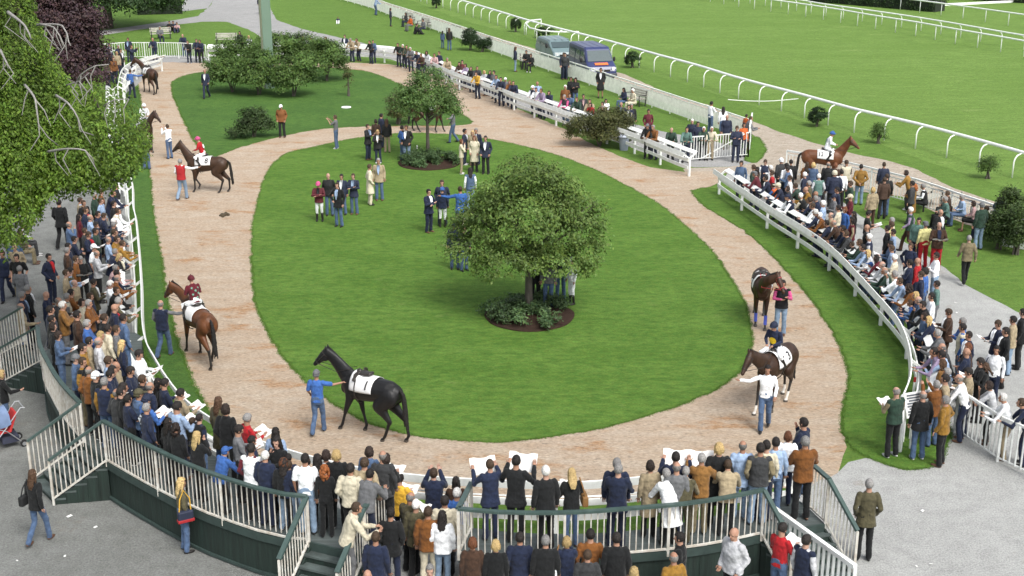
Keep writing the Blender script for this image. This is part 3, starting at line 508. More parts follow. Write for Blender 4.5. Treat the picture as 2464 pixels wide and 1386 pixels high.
# ------------------------------------------------------------ who stands where (head-top pixel of the photograph, unprojected onto the ground or the deck)
TAB = """
@left crowd|0|80|spectators standing along the left rail
141 479 wk u.bk.bk bk d 0 h=1.85
55 533 sb j.lg dg b 70
49 552 sb j.ol kh b 75
31 571 st s.db bk b 172
34 587 pk j.bg kh x 176
38 610 pk t.bk kh d 180
166 533 hf j.db nv x
193 474 st v.bg.lb kh b
201 481 st j.bk bk b 120
206 497 st j.nv.rd nv b
190 514 st j.mr bk D
217 516 ac s.lb db x
227 463 st j.gn bk g
243 454 st j.rs nv b
280 440 st j.bk nv d
271 457 ln j.nv nv b
236 507 st j.nv bk d
243 475 st s.lb db b
253 512 rd j.nv nv b
283 500 ln v.cr.wh nv b
274 482 st j.bk nv d
234 533 rd s.nv nv d
277 524 rd j.nv nv w
277 534 rd j.gn bk g
204 547 st u.dg dg b
216 557 rd j.nv.rd nv b
230 547 st j.gn nv d
276 550 lh j.nv db b
179 567 ac s.nv cr d
164 583 st j.nv nv d
161 594 st j.br br g
264 570 rd s.lb nv x
280 567 ln j.mu nv b
293 577 ln s.mu nv b
226 586 st t.wh nv cw
236 603 rd b.lg bk x
276 597 ln j.nv bk g
291 610 rd j.bk.cr bk O
117 609 pk j.nv.rd nv d 110
183 614 st j.rs br b
194 617 rd j.bk bk g 150
46 638 wk c.gy bk g 0
4 602 wk v.nv.gy nv b 178
67 684 st u.bk bk g 65
53 700 st u.nv.lb nv g 60
50 729 tk j.bg db x 75
114 702 rd s.nv nv n 88
173 643 rd v.ol.lb dg d
159 647 st s.bg kh b
179 673 st j.bg br x
171 694 ho j.rs br d
161 704 st v.cr.gy nv g
144 716 rd j.dg nv x
229 670 rd u.ol dg d
217 703 st j.nv nv b
197 718 st s.cr nv k
269 674 rd s.wh bk w
279 689 ln j.bk bk b
281 661 ln j.rs bk x
280 648 ln s.nv nv d
277 636 ln s.lp bk g
@left deck|.95|75|spectators on the left viewing deck
284 713 ln s.ol bk g
276 731 st j.nv.rd nv n
151 723 ac j.tn gy w
109 734 st j.nv bk d
106 757 st j.bk bk d
106 775 st j.bk bk k
214 719 ac j.rs db g
297 753 st j.db db d
251 753 st j.bk bk b
186 746 st j.br bk d
210 767 ac j.bl db g
260 779 st j.cr nv d
280 781 st s.gy nv b
243 796 st s.cr nv o
237 811 st s.lg nv x
215 809 st j.bg nv d
114 797 rd j.db db k 85
150 851 st j.db nv cg 80
177 880 pk j.rs bk x 20
199 824 st s.mu nv d
199 858 st v.bk.mu kh b
211 893 st j.bk bk cw 55
211 907 st v.nv.mu db g 12 h=1.82
261 855 st s.lb nv b
279 870 st s.bg nv x
271 878 st s.nv bk d
270 889 rd j.nv nv d
294 817 st j.nv bk O 60
319 881 rd j.nv nv d
339 841 rd s.wh nv d
297 919 st v.bk.cr bk d
291 930 st j.bk bk d 65
263 934 pk j.dg nv x 40
284 949 ac t.nv bk d 50
343 900 st j.bk bk b 60
334 934 st j.db nv co 50
331 969 st j.nv bk g 50
361 919 st j.nv bk x 50
381 909 st j.bk bk D 60
401 909 rd s.nv bk d 55
439 933 rd j.bg nv d 50
357 949 rd s.bl nv cn 40
430 964 rd s.lb nv d 35 b=1.15
371 1006 st j.bk bk D 40
383 1017 st j.bk bk K 20
426 1041 hf j.bk bk O 35
480 994 st v.bk.nv db d 40 h=1.5
463 1003 st s.ol nv b 40 h=1.35
526 953 st c.ol db B 30
543 970 pk j.bk bk k 15 h=1.8
600 993 rd s.rd bk g 50
580 1021 rd s.gy bk d 70
607 1047 st j.nv nv d 60 h=1.55
663 1027 st j.lb bk D 10
664 1051 hf s.bk bk D 200
516 1086 ln j.bl bk cb 40 h=1.45
580 1067 pk v.wh.mr bk d 15
624 1084 st j.nv nv w 20
667 1101 st j.nv bk e 20
660 1109 st j.bk lj D 5
694 1090 st j.nv bk d 10 h=1.4
694 1107 st s.lp lj b 10 h=1.45
726 1091 st t.wh lj d 5
740 1101 st s.bk bk d 0 h=1.3
763 1091 st s.rd bk D 0
784 1081 st s.lg bk k 0
809 1080 st j.bk bk o 0 h=1.7
761 1123 st s.bk bk R 0
824 1114 pk j.cr bk d 10
889 1073 st j.db nv k 20
877 1099 st j.bg nv b 10
921 1084 st u.dg bk x 5
931 1089 rd j.bk bk k 20
870 1131 ln b.gy nv d 25
@stairs|.55|70|people on the deck stairs
857 1207 ln b.cr gy b 75
@passage|0|0|people in the gap between the two decks
964 1137 rd j.yl nv d 20
1043 1125 cm j.nv db b 0
1097 1146 ln j.br bk D 0
991 1184 rd j.ol bk x 30
1100 1172 st s.bl nv w 10
1070 1191 st j.cr bk d 0
1001 1200 st u.ol.cr bk w 10
940 1219 pk u.bk.wh nv d 5
1030 1217 st j.rs cr b 5
1064 1227 st b.wh lj D 5
904 1277 st u.nv.nv nv b 10
884 1371 st j.bk bk n 0
1034 1358 st j.cr nv g 180
@yard|0|0|people on the gravel below the right deck
1137 1291 st j.br bk e 0 h=1.68
1193 1297 st j.bk bk o 0 h=1.66
1251 1279 pk j.nv bk d 0
1313 1286 st j.bk bk g 0
1364 1289 hf j.nv nv o 0
1421 1271 st s.rs nv d 0
1414 1321 st j.dg nv b 0 h=1.65
1484 1279 st j.bk bk d 0 h=1.82
1634 1279 st j.bk lj d 285
1621 1328 st j.mu nv x 340
1526 1362 hf j.bg nv O 0
1766 1271 pk b.lg bk n 230
1889 1256 rd s.rd db d 50 h=1.8
1943 1285 st v.nv.lg db d 50
2093 1150 pk u.ol.lb bk g 5 h=1.82
78 1128 wk j.bk db B 20 h=1.7
437 1148 st s.ol db O 60 h=1.68
4 889 tk j.bk db o 60
@right deck|.95|0|spectators on the right viewing deck
1178 1103 up u.nv.wh nv b
1243 1093 up u.bk.wh bk d h=1.85
1313 1118 st u.bk.wh bk w
1375 1124 rd j.bk db O
1485 1100 st j.nv nv g
1492 1115 ac u.nv.nv nv g h=1.8
1565 1106 st c.bg bk k
1627 1085 up u.nv.wh nv d 10
1632 1111 st u.gy.wh nv x 5
1617 1131 ln c.wh bk g -20
1689 1088 up j.tn kh g 5
1681 1134 ln v.ol.kh ol g 15
1731 1063 pk c.bk.bk bk o 0 h=1.82
1788 1060 st u.lb.wh lj x 5
1790 1117 ln j.bg bk b 5
1831 1064 pk v.dg.kh lj d 5
1845 1057 st s.cr nv d 0
1868 1050 st s.lb db d 5
1897 1036 st b.wh nv e 10
1939 1048 ac j.rs bk g -5 h=1.82
1933 1003 hf u.nv.gy db d -50
@right corner|0|-60|people at the corner of the right rail
2155 931 rd v.gn.kh bk x -20 h=1.8
2222 940 st u.bk.mr db x -5
2276 951 hp j.mu bk g -55 h=1.78
2255 914 cm j.rs db g -25
2274 899 pk u.bg nv d -70 h=1.82
2309 900 ln s.wh nv x
2326 884 rd j.bg nv d
2379 916 lh t.lg bk k
2415 945 ln s.wh bg w -70
2460 957 ln s.nv nv b -70
@right crowd|0|-75|spectators standing along the right rail
2326 837 ac t.nv db n
2355 860 rd j.bk bk d
2366 872 rd j.bk bk B
2399 831 st s.wh nv d 215
2331 796 st u.nv nv d
2329 824 st j.br bk e
2316 763 ac s.bl nv g
2316 777 st v.cr.bl db d
2279 742 rd u.br br b
2241 703 ac s.wh db d
2254 674 st s.te gy d
2220 723 lh j.bk bk d
2223 751 st s.db nv k
2236 760 ln j.nv nv O
2257 791 ln j.gy bk g
2211 713 ln s.db db x
2204 701 ln j.nv nv o
2191 721 ln s.bl nv b h=1.45
2187 682 ln j.rs nv K
2166 667 ln s.lb db b
2153 650 lh s.wh db g
2216 651 st s.nv nv b
2227 644 st s.bl nv k
2268 826 ln j.dg nv x
2249 834 ln s.pu nv d
2266 842 lh s.lb nv d
2268 864 st j.tn nv B
2279 884 st j.gy nv g
2398 770 rd u.nv.wh nv b -100
2420 786 st j.bk.wh bk d -80
2438 759 st j.bg lj d -60
2462 741 st u.bk bk d -60
2192 584 hp j.nv nv b -130
2189 623 hf u.nv nv d
2208 620 st s.rd nv n
2253 606 ac s.wh lj d
2223 644 st s.bl db d
2149 611 rd j.cr nv w
2146 589 st s.lb nv b
2139 579 rd s.db nv d
2149 550 st s.lb nv d
2135 541 st s.bk bk d
2146 522 st s.cr nv g
2145 532 st s.ly nv b
2095 507 rd t.bk bk d 100
2086 540 st v.bk.gy bk n
1784 386 st s.db nv d -150
1813 395 st j.gn nv b
1821 401 st j.br bk D
1817 411 ln j.mr nv fg
1841 384 rd v.nv.wh bk b -150
1854 397 st s.lg nv w
1857 409 st s.rd nv b
1843 421 ln u.nv nv d
1880 379 st j.dg bk cw -20
1904 383 st j.bk bk d 10
1893 391 st s.wh nv d -20
1893 400 rd j.db nv d
1943 389 st j.rs bk B 20
1958 390 st j.db nv o 20
1900 421 st s.wh nv b
1873 439 ln s.nv nv cc
1861 440 ln v.ra.bl nv d h=1.5
1941 406 st j.nv nv d
1936 413 st u.nv nv w
1971 417 pk v.te.lg nv w 5
1994 389 st j.bk bk x 20
2011 391 st j.br bk e 15
2009 409 st j.nv bk cc 5 b=1.15
2036 384 rd v.cr.bk nv b -15
2026 407 st s.wh bk d 5
1895 447 ln j.dg nv k
1915 440 ln j.gn.rd nv b
1879 460 ln s.nv nv b h=1.4
1896 466 ln v.nv.wh nv cn
1946 434 st j.ol nv g
1940 449 ln s.mu nv n
1927 463 ln v.bk.cr nv w
1964 460 ln j.gy nv n
1963 470 ln j.nv nv g
1949 474 ln u.nv nv b
1956 487 ln s.wh nv b
1980 481 st s.lb nv w
2014 449 st u.nv nv d
2004 467 rd s.gy nv cn
2043 467 rd s.mr db cc
2033 497 st s.bl nv e -120
2017 492 ac s.cr nv d
1963 502 ln s.nv nv w
1973 510 ln u.rs nv w
1999 511 st s.bg nv x
1990 529 ln j.nv nv d
2007 529 ln u.br nv x
2046 434 st j.gn nv b
2029 541 ln j.nv nv d
2050 521 st v.mr.bg bk D
2037 554 ln j.dg nv b
2054 508 st s.bk bk D
2091 561 st v.nv.lg nv w
2069 574 ln j.gn nv b
2077 587 ln s.lb db d
2051 581 ln j.bk bk b h=1.4
2089 600 ln s.lg db O
2096 630 ln s.wh db cb h=1.35
2109 612 ln s.mr nv D
2124 629 ln s.lg nv x
2130 644 ln j.gn nv x
@right lawn|0|-40|people on the lawn behind the right crowd
2191 497 wk v.gn.pu br w -70
2212 523 st b.te nv d -150
2228 531 st s.ly rd fg -10
2262 536 rd j.br.nv rd x 185 h=1.8
2265 504 st u.bk nv x 150
2333 565 wk j.kh bk g 5
2363 486 st j.gn lj cg -20
2405 474 cm s.db lb D 30
2373 495 sb s.nv nv b -60
2341 483 sb s.lp k.bk k -70
2314 468 sb s.lb db g -90
2279 458 sb j.br bk b -70
2274 472 sb s.te bk g -90
2073 394 bk j.mu lj d 10
2128 389 st u.nv nv b 5
2135 417 st j.bk db b 10
2129 425 st j.br bk b 0
2101 449 st j.bg br o -10
2181 409 ln c.mu bk k -60
2195 434 st j.dg bk d -60
2196 441 rd c.mu bk R -60
2221 441 sb v.bk.wh bk g -70
@gate|0|170|people behind the white gate
1561 262 pk s.mr nv d 180
1558 297 ln j.bk bk cg 200
1572 300 ln j.rs nv g 215
1616 307 ln j.gn bk x 185
1653 305 ln s.te nv d 185
1666 286 st j.nv nv w 190
1680 292 st j.nv nv d 170
1694 304 ln j.gn bk w 185
1713 304 ln s.cr bg w 175
1774 303 rd j.nv nv b 185
1750 277 st j.nv ol x 180
1713 243 ho s.wh db d 60
1741 256 st s.wh k.db D 5
1797 274 st s.ra nv d 60 h=1.4
1791 295 st s.ra nv k 170
1807 279 ln j.gy nv b 100
@far rail|0|200|spectators leaning on the far rail
1293 196 st s.lb nv n
1282 205 ln v.nv.wh nv cw
1290 210 ln s.wh nv d
1302 212 ln j.pu nv b
1321 218 ln j.nv nv k
1360 204 st j.rs nv w
1358 227 ln v.dg.pk db g
1371 224 ln s.db nv d
1388 233 ln j.gn nv b
1404 226 st j.dg.lp nv d
1419 238 ln j.bg nv b
1421 247 ln s.rd nv k
1450 244 ln j.bg nv d
1450 254 ln j.ol nv g
1466 265 ln j.br nv e
1002 122 ln j.nv nv d
1013 128 ln s.br nv b
1026 122 ln s.lg nv K
1045 128 ln s.lp nv b
1056 123 st j.nv nv b
1076 138 ln j.bg nv g
1105 149 ln j.br nv D
1112 144 st j.mr bk d
1120 153 ln s.pu nv k
1133 160 ln j.bk nv k
1148 159 ln j.dg nv b
1146 172 ln s.yl nv d
1165 169 ln s.lg nv o
1179 169 ln j.nv nv D
1188 169 st s.gy nv d
1194 180 ln s.lb nv b
1205 185 ln j.nv nv d
1216 186 ln j.gy nv cw
1226 193 ln j.rs nv e
1235 194 ln j.nv nv b
829 83 st u.nv nv b
843 91 ln j.bg nv g
858 92 ln j.bg nv b
889 97 ln j.bk nv b
897 96 ln j.db nv b
957 103 ln j.bk nv b
969 106 ln j.gn nv w
978 108 ln j.ol nv b
987 113 ln j.gy nv w
784 88 ln j.nv nv b
747 91 ln s.wh nv e
728 88 ln s.lg nv o
689 91 ln j.ol nv b
598 85 ln s.lg nv o
576 75 st j.bk k.bk D
256 132 ln j.bk nv b
254 144 st j.ol nv b
@far lawn|0|180|people on the far lawn
1374 185 st j.bk bk k 190
1385 187 ac j.bk db K 185
1495 246 st u.nv.lb nv x 190
1513 251 pk u.nv nv d 200
1520 249 st j.bk.cr nv g 185
1446 163 pk c.bk.wh k.bk b 185 h=1.85
1458 238 sg s.wh wh k 180
1500 211 sb j.nv db D 240
1522 213 sb s.cr cr w 240
1241 112 st j.nv lj B 90
1266 120 sb j.bk bk d 205
1277 129 sb j.bk bk k 205
907 -8 ln s.lb db b 60
940 19 st j.nv nv B 90 h=1.6
975 30 sb j.dg nv D 230
986 37 sb s.ra gy d 230
1017 45 sb j.gy nv d 230
1003 56 sg j.bk bk d 100
1081 67 st j.bk db B 10
1065 74 st j.db db D 20 h=1.35
813 40 sg s.nv wh b 180 h=1.2
625 -12 wk j.nv nv d 180
384 63 sb j.gy nv g 150
407 50 sg j.bk bk d 180
416 50 sg j.nv bk d 180
425 53 sg s.lp nv b 180
1360 127 st s.dg nv d 190
1357 126 st j.nv nv b 160
@far left|0|150|people by the far left railing
227 115 st u.bk.bk bk d 20
262 104 st u.nv nv g 120
284 107 st j.nv nv g
290 117 st u.bk nv b 120
280 124 st j.bg nv o
315 108 cm j.nv nv b 100
307 90 st j.nv.lb nv b 185
272 136 st j.rs nv b
367 91 ln j.nv nv x 185
439 82 ln j.nv db x 180
451 97 ln j.bk nv b 180
472 93 ln j.nv nv b 170
480 95 ln j.nv bk d 185
@oval lawn|0|180|owners and riders on the oval lawn
765 437 ac j.mr.bk r.wh hp 180 h=1.62
789 417 pk j.bk db n 180 h=1.78
821 418 st u.nv.wh db d 190
811 438 hp u.bk.lb db b 200 h=1.8
849 417 ac u.nv.lb db b 190
890 394 pk c.cr cr b 70 h=1.76
910 380 st u.bg.lb db g 180 h=1.84
1032 454 ac u.nv.wh nv d 130 h=1.74
1063 432 pk u.nv.wh nv b 180 h=1.84
1064 450 st j.nv r.wh hb 0 h=1.6
1107 447 ll u.bl cr b -15 h=1.84
1131 402 st v.db.wh lj D -10 h=1.8
885 298 ho u.bk.lb nv b 120
904 286 st j.br bk k 0
918 272 st u.nv.nv nv d 60
908 312 ho u.bk.wh nv o 180
930 285 st j.bk bg B 0
968 301 pk s.bl db d 60
977 300 pk u.bk.wh lj b 200
1119 309 st u.nv nv d 100
1145 308 st u.nv nv g 200
1137 314 st j.bg kh o 180
1141 326 pk c.cr bk e 190 h=1.72
1111 334 hf j.cr bg e 90 h=1.64
1168 326 pk u.nv.wh bk d 190 h=1.8
1289 612 st u.bk bk b 180
1320 614 st j.gy db g 190
1350 600 st j.nv db d 180
1375 618 st s.wh r.wh hw 240 h=1.6
1093 534 st j.nv db cn 180
1117 542 st j.dg db k 150
@paddock|0|0|people walking in the paddock
806 276 cm t.gy db b -80 h=1.72
675 251 pk j.rs bk cw 182
492 167 wk u.nv.wh nv x 185 h=1.78
347 318 st j.bk db b 5
402 298 cm s.wh db b -50 h=1.7
386 722 ld v.nv.gy db x 15 h=1.74
433 381 ld v.rd.wh lj g 15 h=1.78
761 888 ld t.bl db cg 10 h=1.72
1885 673 ho v.bk.pk lj d 185 h=1.76
1848 878 ld s.wh db d 192 h=1.76
313 166 ld s.bl nv b 10
1088 262 ll s.gy db d -90
"""
# ------------------------------------------------------------ template meshes first, while the scene is small
for ln_ in TAB.strip().split('\n')+['0 0 rh s.wh r.wh hm','0 0 rh s.wh r.wh hp','0 0 rh s.wh r.wh hn','0 0 rh s.wh r.wh hb']:
    if ln_.startswith('@'): continue
    pose, top, bot, hair = ln_.split()[2:6]; k_ = top[0]; bk_ = bot.split('.')[0] if '.' in bot else 'p'
    cached(('b', pose), body_mesh, pose); cached(('t', pose, k_), top_mesh, pose, k_); cached(('o', pose, bk_), bot_mesh, pose, bk_)
    if k_ == 'v': cached(('t', pose, 'w'), top_mesh, pose, 'w')
    for q in ('', 'L'): cached(('f', pose, q, bk_ == 'r'), shoe_mesh, pose, q, bk_ == 'r')
    if hair != 'n': cached(('h', HAIR[hair][0]), hair_mesh, HAIR[hair][0])
# ------------------------------------------------------------ horses
COAT = ocmat('horse_coat', .46, .2, 5, .28, .3, 0); MANE = ocmat('horse_hair', .6, .9, 60, .3, .3)
BLKPT = mat('black_points', (.014,.012,.011), .5, .2); WHTPT = mat('white_socks', (.6,.57,.52), .7); HOOF = mat('hoof', (.06,.05,.04), .6)
CLOTHW = mat('white_saddle_cloth', (.70,.70,.70), .8, .05, 10, .3, 20); LEATH = mat('dark_leather', (.02,.016,.014), .45)
INK = mat('black_ink', (.012,.012,.016), .7)
TR = [(-.98,1.30,.10,.12),(-.88,1.30,.20,.22),(-.66,1.31,.265,.285),(-.42,1.30,.275,.29),(-.12,1.27,.295,.31),(.18,1.25,.295,.335),(.42,1.25,.265,.355),(.60,1.24,.235,.33),(.74,1.25,.17,.24),(.82,1.27,.08,.12)]
def trunk_r(y):
    for a, b in zip(TR, TR[1:]):
        if a[0] <= y <= b[0]:
            t = (y-a[0])/(b[0]-a[0]); return [a[i]+(b[i]-a[i])*t for i in (1,2,3)]
    return TR[0][1:] if y < 0 else TR[-1][1:]
def blob(mb, pts, rads, step=.035):
    """dense row of ellipsoids: pts and (rx, rlong, rz) radii"""
    for i in range(len(pts)-1):
        a, b = Vector(pts[i]), Vector(pts[i+1]); n = max(1, int((b-a).length/step))
        for k in range(n+1):
            t = k/n; r = [rads[i][q]+(rads[i+1][q]-rads[i][q])*t for q in range(3)]
            mb.ball(a.lerp(b, t), r, 12, 8)
def flat_text(s, size, name='number'):
    cu = bpy.data.curves.new('t', 'FONT'); cu.body = s; cu.size = size; cu.align_x = 'CENTER'; cu.align_y = 'CENTER'; cu.offset = size*.018
    ob = bpy.data.objects.new('t', cu); C.objects.link(ob)
    dg = bpy.context.evaluated_depsgraph_get(); me = bpy.data.meshes.new_from_object(ob.evaluated_get(dg))
    bpy.data.objects.remove(ob); me.name = name; me.materials.clear(); return me
def horse(hind, fore, coat, label, legs, yaw=0, neck=0, number=None, bay=True, socks=(), bandage=(), cloth=True, rein=(.01,.01,.01)):
    """hind / fore: ground pixels midway between the hind and the fore feet"""
    a, b = G(*hind), G(*fore); d = (b-a); face = math.atan2(d.x, d.y); mid = (a+b)/2
    root = empty('horse', (mid.x-math.sin(face)*.02, mid.y-math.cos(face)*.02, 0), -face, label, 'horse', 'racehorses in the parade ring')
    mb = MB(); vs = []; n = 18
    for y, zc, rx, rz in TR:
        for j in range(n):
            t = 2*PI*j/n; vs.append((rx*math.cos(t), y, zc+rz*math.sin(t)*(1 if math.sin(t) > 0 else 1.05)))
    mb.add(vs, [(i*n+j, i*n+(j+1)%n, (i+1)*n+(j+1)%n, (i+1)*n+j) for i in range(len(TR)-1) for j in range(n)]+[tuple(range(n)), tuple(range((len(TR)-1)*n, len(TR)*n))[::-1]])
    mb.ball((0,.30,1.54), (.075,.22,.10)); mb.ball((0,-.62,1.50), (.13,.24,.10))
    for s in (-1, 1): mb.ball((s*.13,-.70,1.22), (.165,.27,.27), 14, 10); mb.ball((s*.14,.50,1.20), (.12,.17,.25), 12, 8); mb.ball((s*.08,.70,1.16), (.10,.12,.16))
    # neck and head
    def NP(t):    # t 0 base .. 1 poll
        e = neck; L = .88*t; q = R(yaw)*t*t
        y = .62+L*math.cos(R(42+e))*math.cos(q); x = L*math.cos(R(42+e))*math.sin(q); z = 1.36+L*math.sin(R(42+e))
        return Vector((x, y, z))
    ps = [NP(t) for t in (0,.25,.5,.75,1)]; ps[0].y -= .05
    blob(mb, ps, [(.150,.27,.30),(.125,.215,.25),(.105,.175,.21),(.092,.145,.175),(.082,.115,.135)])
    poll = ps[-1]; hd = R(-48+neck*.4); hy = R(yaw)
    dirv = Vector((math.cos(hd)*math.sin(hy), math.cos(hd)*math.cos(hy), math.sin(hd)))
    hp = [poll+Vector((0,0,.01)), poll+dirv*.13+Vector((0,0,-.015)), poll+dirv*.28, poll+dirv*.41, poll+dirv*.50]
    blob(mb, hp, [(.086,.11,.115),(.094,.12,.135),(.070,.09,.098),(.056,.066,.070),(.054,.056,.060)], .03)
    side = Vector((math.cos(hy), -math.sin(hy), 0))
    blob(mb, [poll+dirv*.10-Vector((0,0,.07))], [(.07,.08,.08)]) if False else mb.ball(poll+dirv*.11+Vector((0,0,-.09)), (.078,.115,.085))
    for s in (-1, 1):
        e0 = poll+side*(s*.052)+Vector((0,0,.06)); mb.tube([e0, e0+Vector((0,0,.07))+side*(s*.012), e0+Vector((0,0,.155))+side*(s*.006)+dirv*.02], [.032,.034,.008], 8)
    # legs
    feet = []
    for i, (dy, lift) in enumerate(legs):      # left fore, right fore, left hind, right hind
        s = -1 if i in (0, 2) else 1
        if i < 2:
            sh = Vector((s*.155,.50,1.10)); el = Vector((s*.16,.47+dy*.12,.92)); kn = Vector((s*.145,.50+dy*.55+lift*.9,.54+lift*.25)); ft = Vector((s*.14,.50+dy*.95-lift*.5,.17+lift)); hf = Vector((s*.14,.56+dy-lift*.6,.045+lift*.85))
            blob(mb, [sh, el, kn.lerp(el,.45), kn, kn+(ft-kn)*.12, kn.lerp(ft,.5), ft, ft.lerp(hf,.5)], [(.10,.13,.14),(.088,.11,.12),(.066,.078,.07),(.052,.058,.062),(.042,.046,.05),(.034,.040,.05),(.040,.045,.042),(.036,.04,.04)], .03)
        else:
            sh = Vector((s*.15,-.66,1.16)); el = Vector((s*.17,-.50+dy*.2,.94)); kn = Vector((s*.145,-.86+dy*.55+lift*.4,.58+lift*.3)); ft = Vector((s*.14,-.80+dy*.97-lift*.3,.18+lift)); hf = Vector((s*.14,-.72+dy-lift*.3,.045+lift*.8))
            blob(mb, [sh, el, el.lerp(kn,.45), kn, kn+(ft-kn)*.15, kn.lerp(ft,.5), ft, ft.lerp(hf,.5)], [(.15,.23,.22),(.135,.20,.19),(.088,.125,.12),(.050,.068,.075),(.042,.052,.06),(.036,.044,.05),(.042,.047,.042),(.038,.042,.04)], .03)
        mb.tube([hf+Vector((0,.02,-.045)), hf+Vector((0,-.005,.035))], [.066,.050], 12); feet.append((kn, ft, hf))
    me = fuse(mb, .018, 4); me.name = 'body'
    for m in (COAT, BLKPT, WHTPT, HOOF): me.materials.append(m)
    for p in me.polygons:
        c = p.center
        best = min(range(4), key=lambda q: (Vector((c.x, c.y))-Vector((feet[q][1].x, feet[q][1].y))).length)
        if c.z < feet[best][2].z+.02 and c.z < .3: p.material_index = 3
        elif best in socks and c.z < feet[best][1].z+.09 and c.z < .4: p.material_index = 2
        elif bay and c.z < .62+.06*noise.noise(c*6) : p.material_index = 1
    part('body', me, root, coat)
    hc = (.012,.011,.010) if bay or coat[0] < .03 else tuple(c*.5 for c in coat)
    mb = MB()   # mane: a crest of overlapping locks down one side of the neck
    for k in range(46):
        t = .10+.92*k/45; p = NP(min(t, 1))+Vector((0,0,.15+.05*(1-t))) if t <= 1 else poll+Vector((0,0,.10))
        q = Vector((math.cos(R(yaw)*t), -math.sin(R(yaw)*t), 0))
        L = .15+.05*noise.noise(Vector((k*.6,0,0)))
        mb.tube([p+Vector((0,-.02,.01)), p+q*.045+Vector((0,-.02,-.04)), p+q*.085+Vector((0,0,-L))], [(.016,.028),(.016,.026),(.006,.010)], 6)
    p = poll+Vector((0,0,.09)); mb.tube([p, p+dirv*.09+Vector((0,0,.02)), p+dirv*.2+Vector((0,0,-.005))], [.03,.026,.008], 6)
    m_ = mb.mesh('mane'); m_.materials.append(MANE); m_.polygons.foreach_set('use_smooth', [True]*len(m_.polygons)); part('mane', m_, root, hc)
    mb = MB(); tq = [(-.96,1.42),(-1.06,1.33),(-1.10,1.15),(-1.12,.95),(-1.13,.75),(-1.16,.58),(-1.20,.46)]
    blob(mb, [(0,y,z) for y, z in tq], [(.04,.04,.045),(.05,.05,.05),(.062,.055,.07),(.075,.06,.07),(.078,.06,.07),(.06,.05,.07),(.02,.02,.04)], .035)
    for k in range(22):
        x = rnd.uniform(-.06,.06); y0 = rnd.uniform(-.03,.03); mb.tube([(x*.6,-1.08+y0,1.2),(x,-1.12+y0,.8),(x*1.2,-1.17+y0*1.5,.44-rnd.random()*.12)], [.018,.016,.005], 5)
    m_ = fuse(mb, .014, 1, disp=.012, dsc=14); m_.materials.append(MANE); part('tail', m_, root, hc)
    if cloth:
        vs = []; fs = []; ny, na = 14, 26
        def cp(y, a, o=.020):     # a: angle from the top, radians
            zc, rx, rz = trunk_r(y); wz = .035 if y > .1 else 0
            return Vector(((rx+o)*math.sin(a), y, zc+(rz+o+wz)*math.cos(a)))
        for i in range(ny+1):
            y = -.30+.70*i/ny
            for k in range(na+1):
                a = -1.62+3.24*k/na; vs.append(cp(y, a, .020+.006*noise.noise(Vector((y*7,a*3,1)))))
        for i in range(ny):
            for k in range(na): fs.append((i*(na+1)+k, i*(na+1)+k+1, (i+1)*(na+1)+k+1, (i+1)*(na+1)+k))
        mb = MB(); mb.add(vs, fs); me = mb.mesh('saddle_cloth'); bm = bmesh.new(); bm.from_mesh(me); bmesh.ops.recalc_face_normals(bm, faces=bm.faces)
        bmesh.ops.solidify(bm, geom=list(bm.faces), thickness=-.008); bm.to_mesh(me); bm.free(); me.materials.append(CLOTHW)
        me.polygons.foreach_set('use_smooth', [True]*len(me.polygons)); sc_ = part('saddle_cloth', me, root)
        if number:
            for s in (-1, 1):
                t = flat_text(number, .30 if len(number) == 1 else .24)
                tb = bmesh.new(); tb.from_mesh(t); bmesh.ops.triangulate(tb, faces=tb.faces); bmesh.ops.subdivide_edges(tb, edges=[e_ for e_ in tb.edges if e_.calc_length() > .05], cuts=4, use_grid_fill=True); bmesh.ops.triangulate(tb, faces=tb.faces); tb.to_mesh(t); tb.free()
                for v in t.vertices:
                    ty = (-.135 if len(number) == 1 else -.15)+s*v.co.x; a = s*(1.02-v.co.y*3.1); q = cp(ty, a, .044); v.co = q
                t.materials.append(INK); part('number', t, sc_)
        mb = MB(); zc, rx, rz = trunk_r(.12)
        mb.ball((0,.12,zc+rz+.055), (.15,.25,.040), 16, 8); mb.ball((0,.28,zc+rz+.09), (.06,.07,.055), 10, 8); mb.ball((0,-.08,zc+rz+.085), (.12,.06,.05), 10, 8)
        for s in (-1, 1):
            mb.tube([cp(.20, s*.15, .045), cp(.23, s*.6, .045), cp(.25, s*1.0, .045)], [(.012,.10),(.012,.12),(.012,.08)], 10)
            mb.tube([cp(.21, s*q/10, .034) for q in range(8, 32, 3)], [.018]*8, 6)
        me = fuse(mb, .013, 1); me.materials.append(LEATH); part('saddle', me, root)
    mb = MB(); q = [poll+dirv*.40, poll+dirv*.10]
    for c_, r1, r2 in ((poll+dirv*.38, .066, .080), (poll+dirv*.06, .094, .112)):
        ring = []
        up = side.cross(dirv).normalized()
        for k in range(15):
            t = 2*PI*k/14; ring.append(c_+side*(r1*math.cos(t))+up*(r2*math.sin(t)))
        mb.tube(ring, .010, 5)
    for s in (-1, 1):
        mb.tube([poll+dirv*.04+side*(s*.095), poll+dirv*.22+side*(s*.088), poll+dirv*.40+side*(s*.066)], .009, 5)
        mb.tube([poll+dirv*.42+side*(s*.06), NP(.55)+side*(s*.14)+Vector((0,0,-.16)), Vector((s*.08,.42,1.72))], .008, 5)
    me = mb.mesh('bridle'); me.materials.append(LEATH if rein[0] < .1 else mat('red_webbing', rein, .6)); part('bridle', me, root)
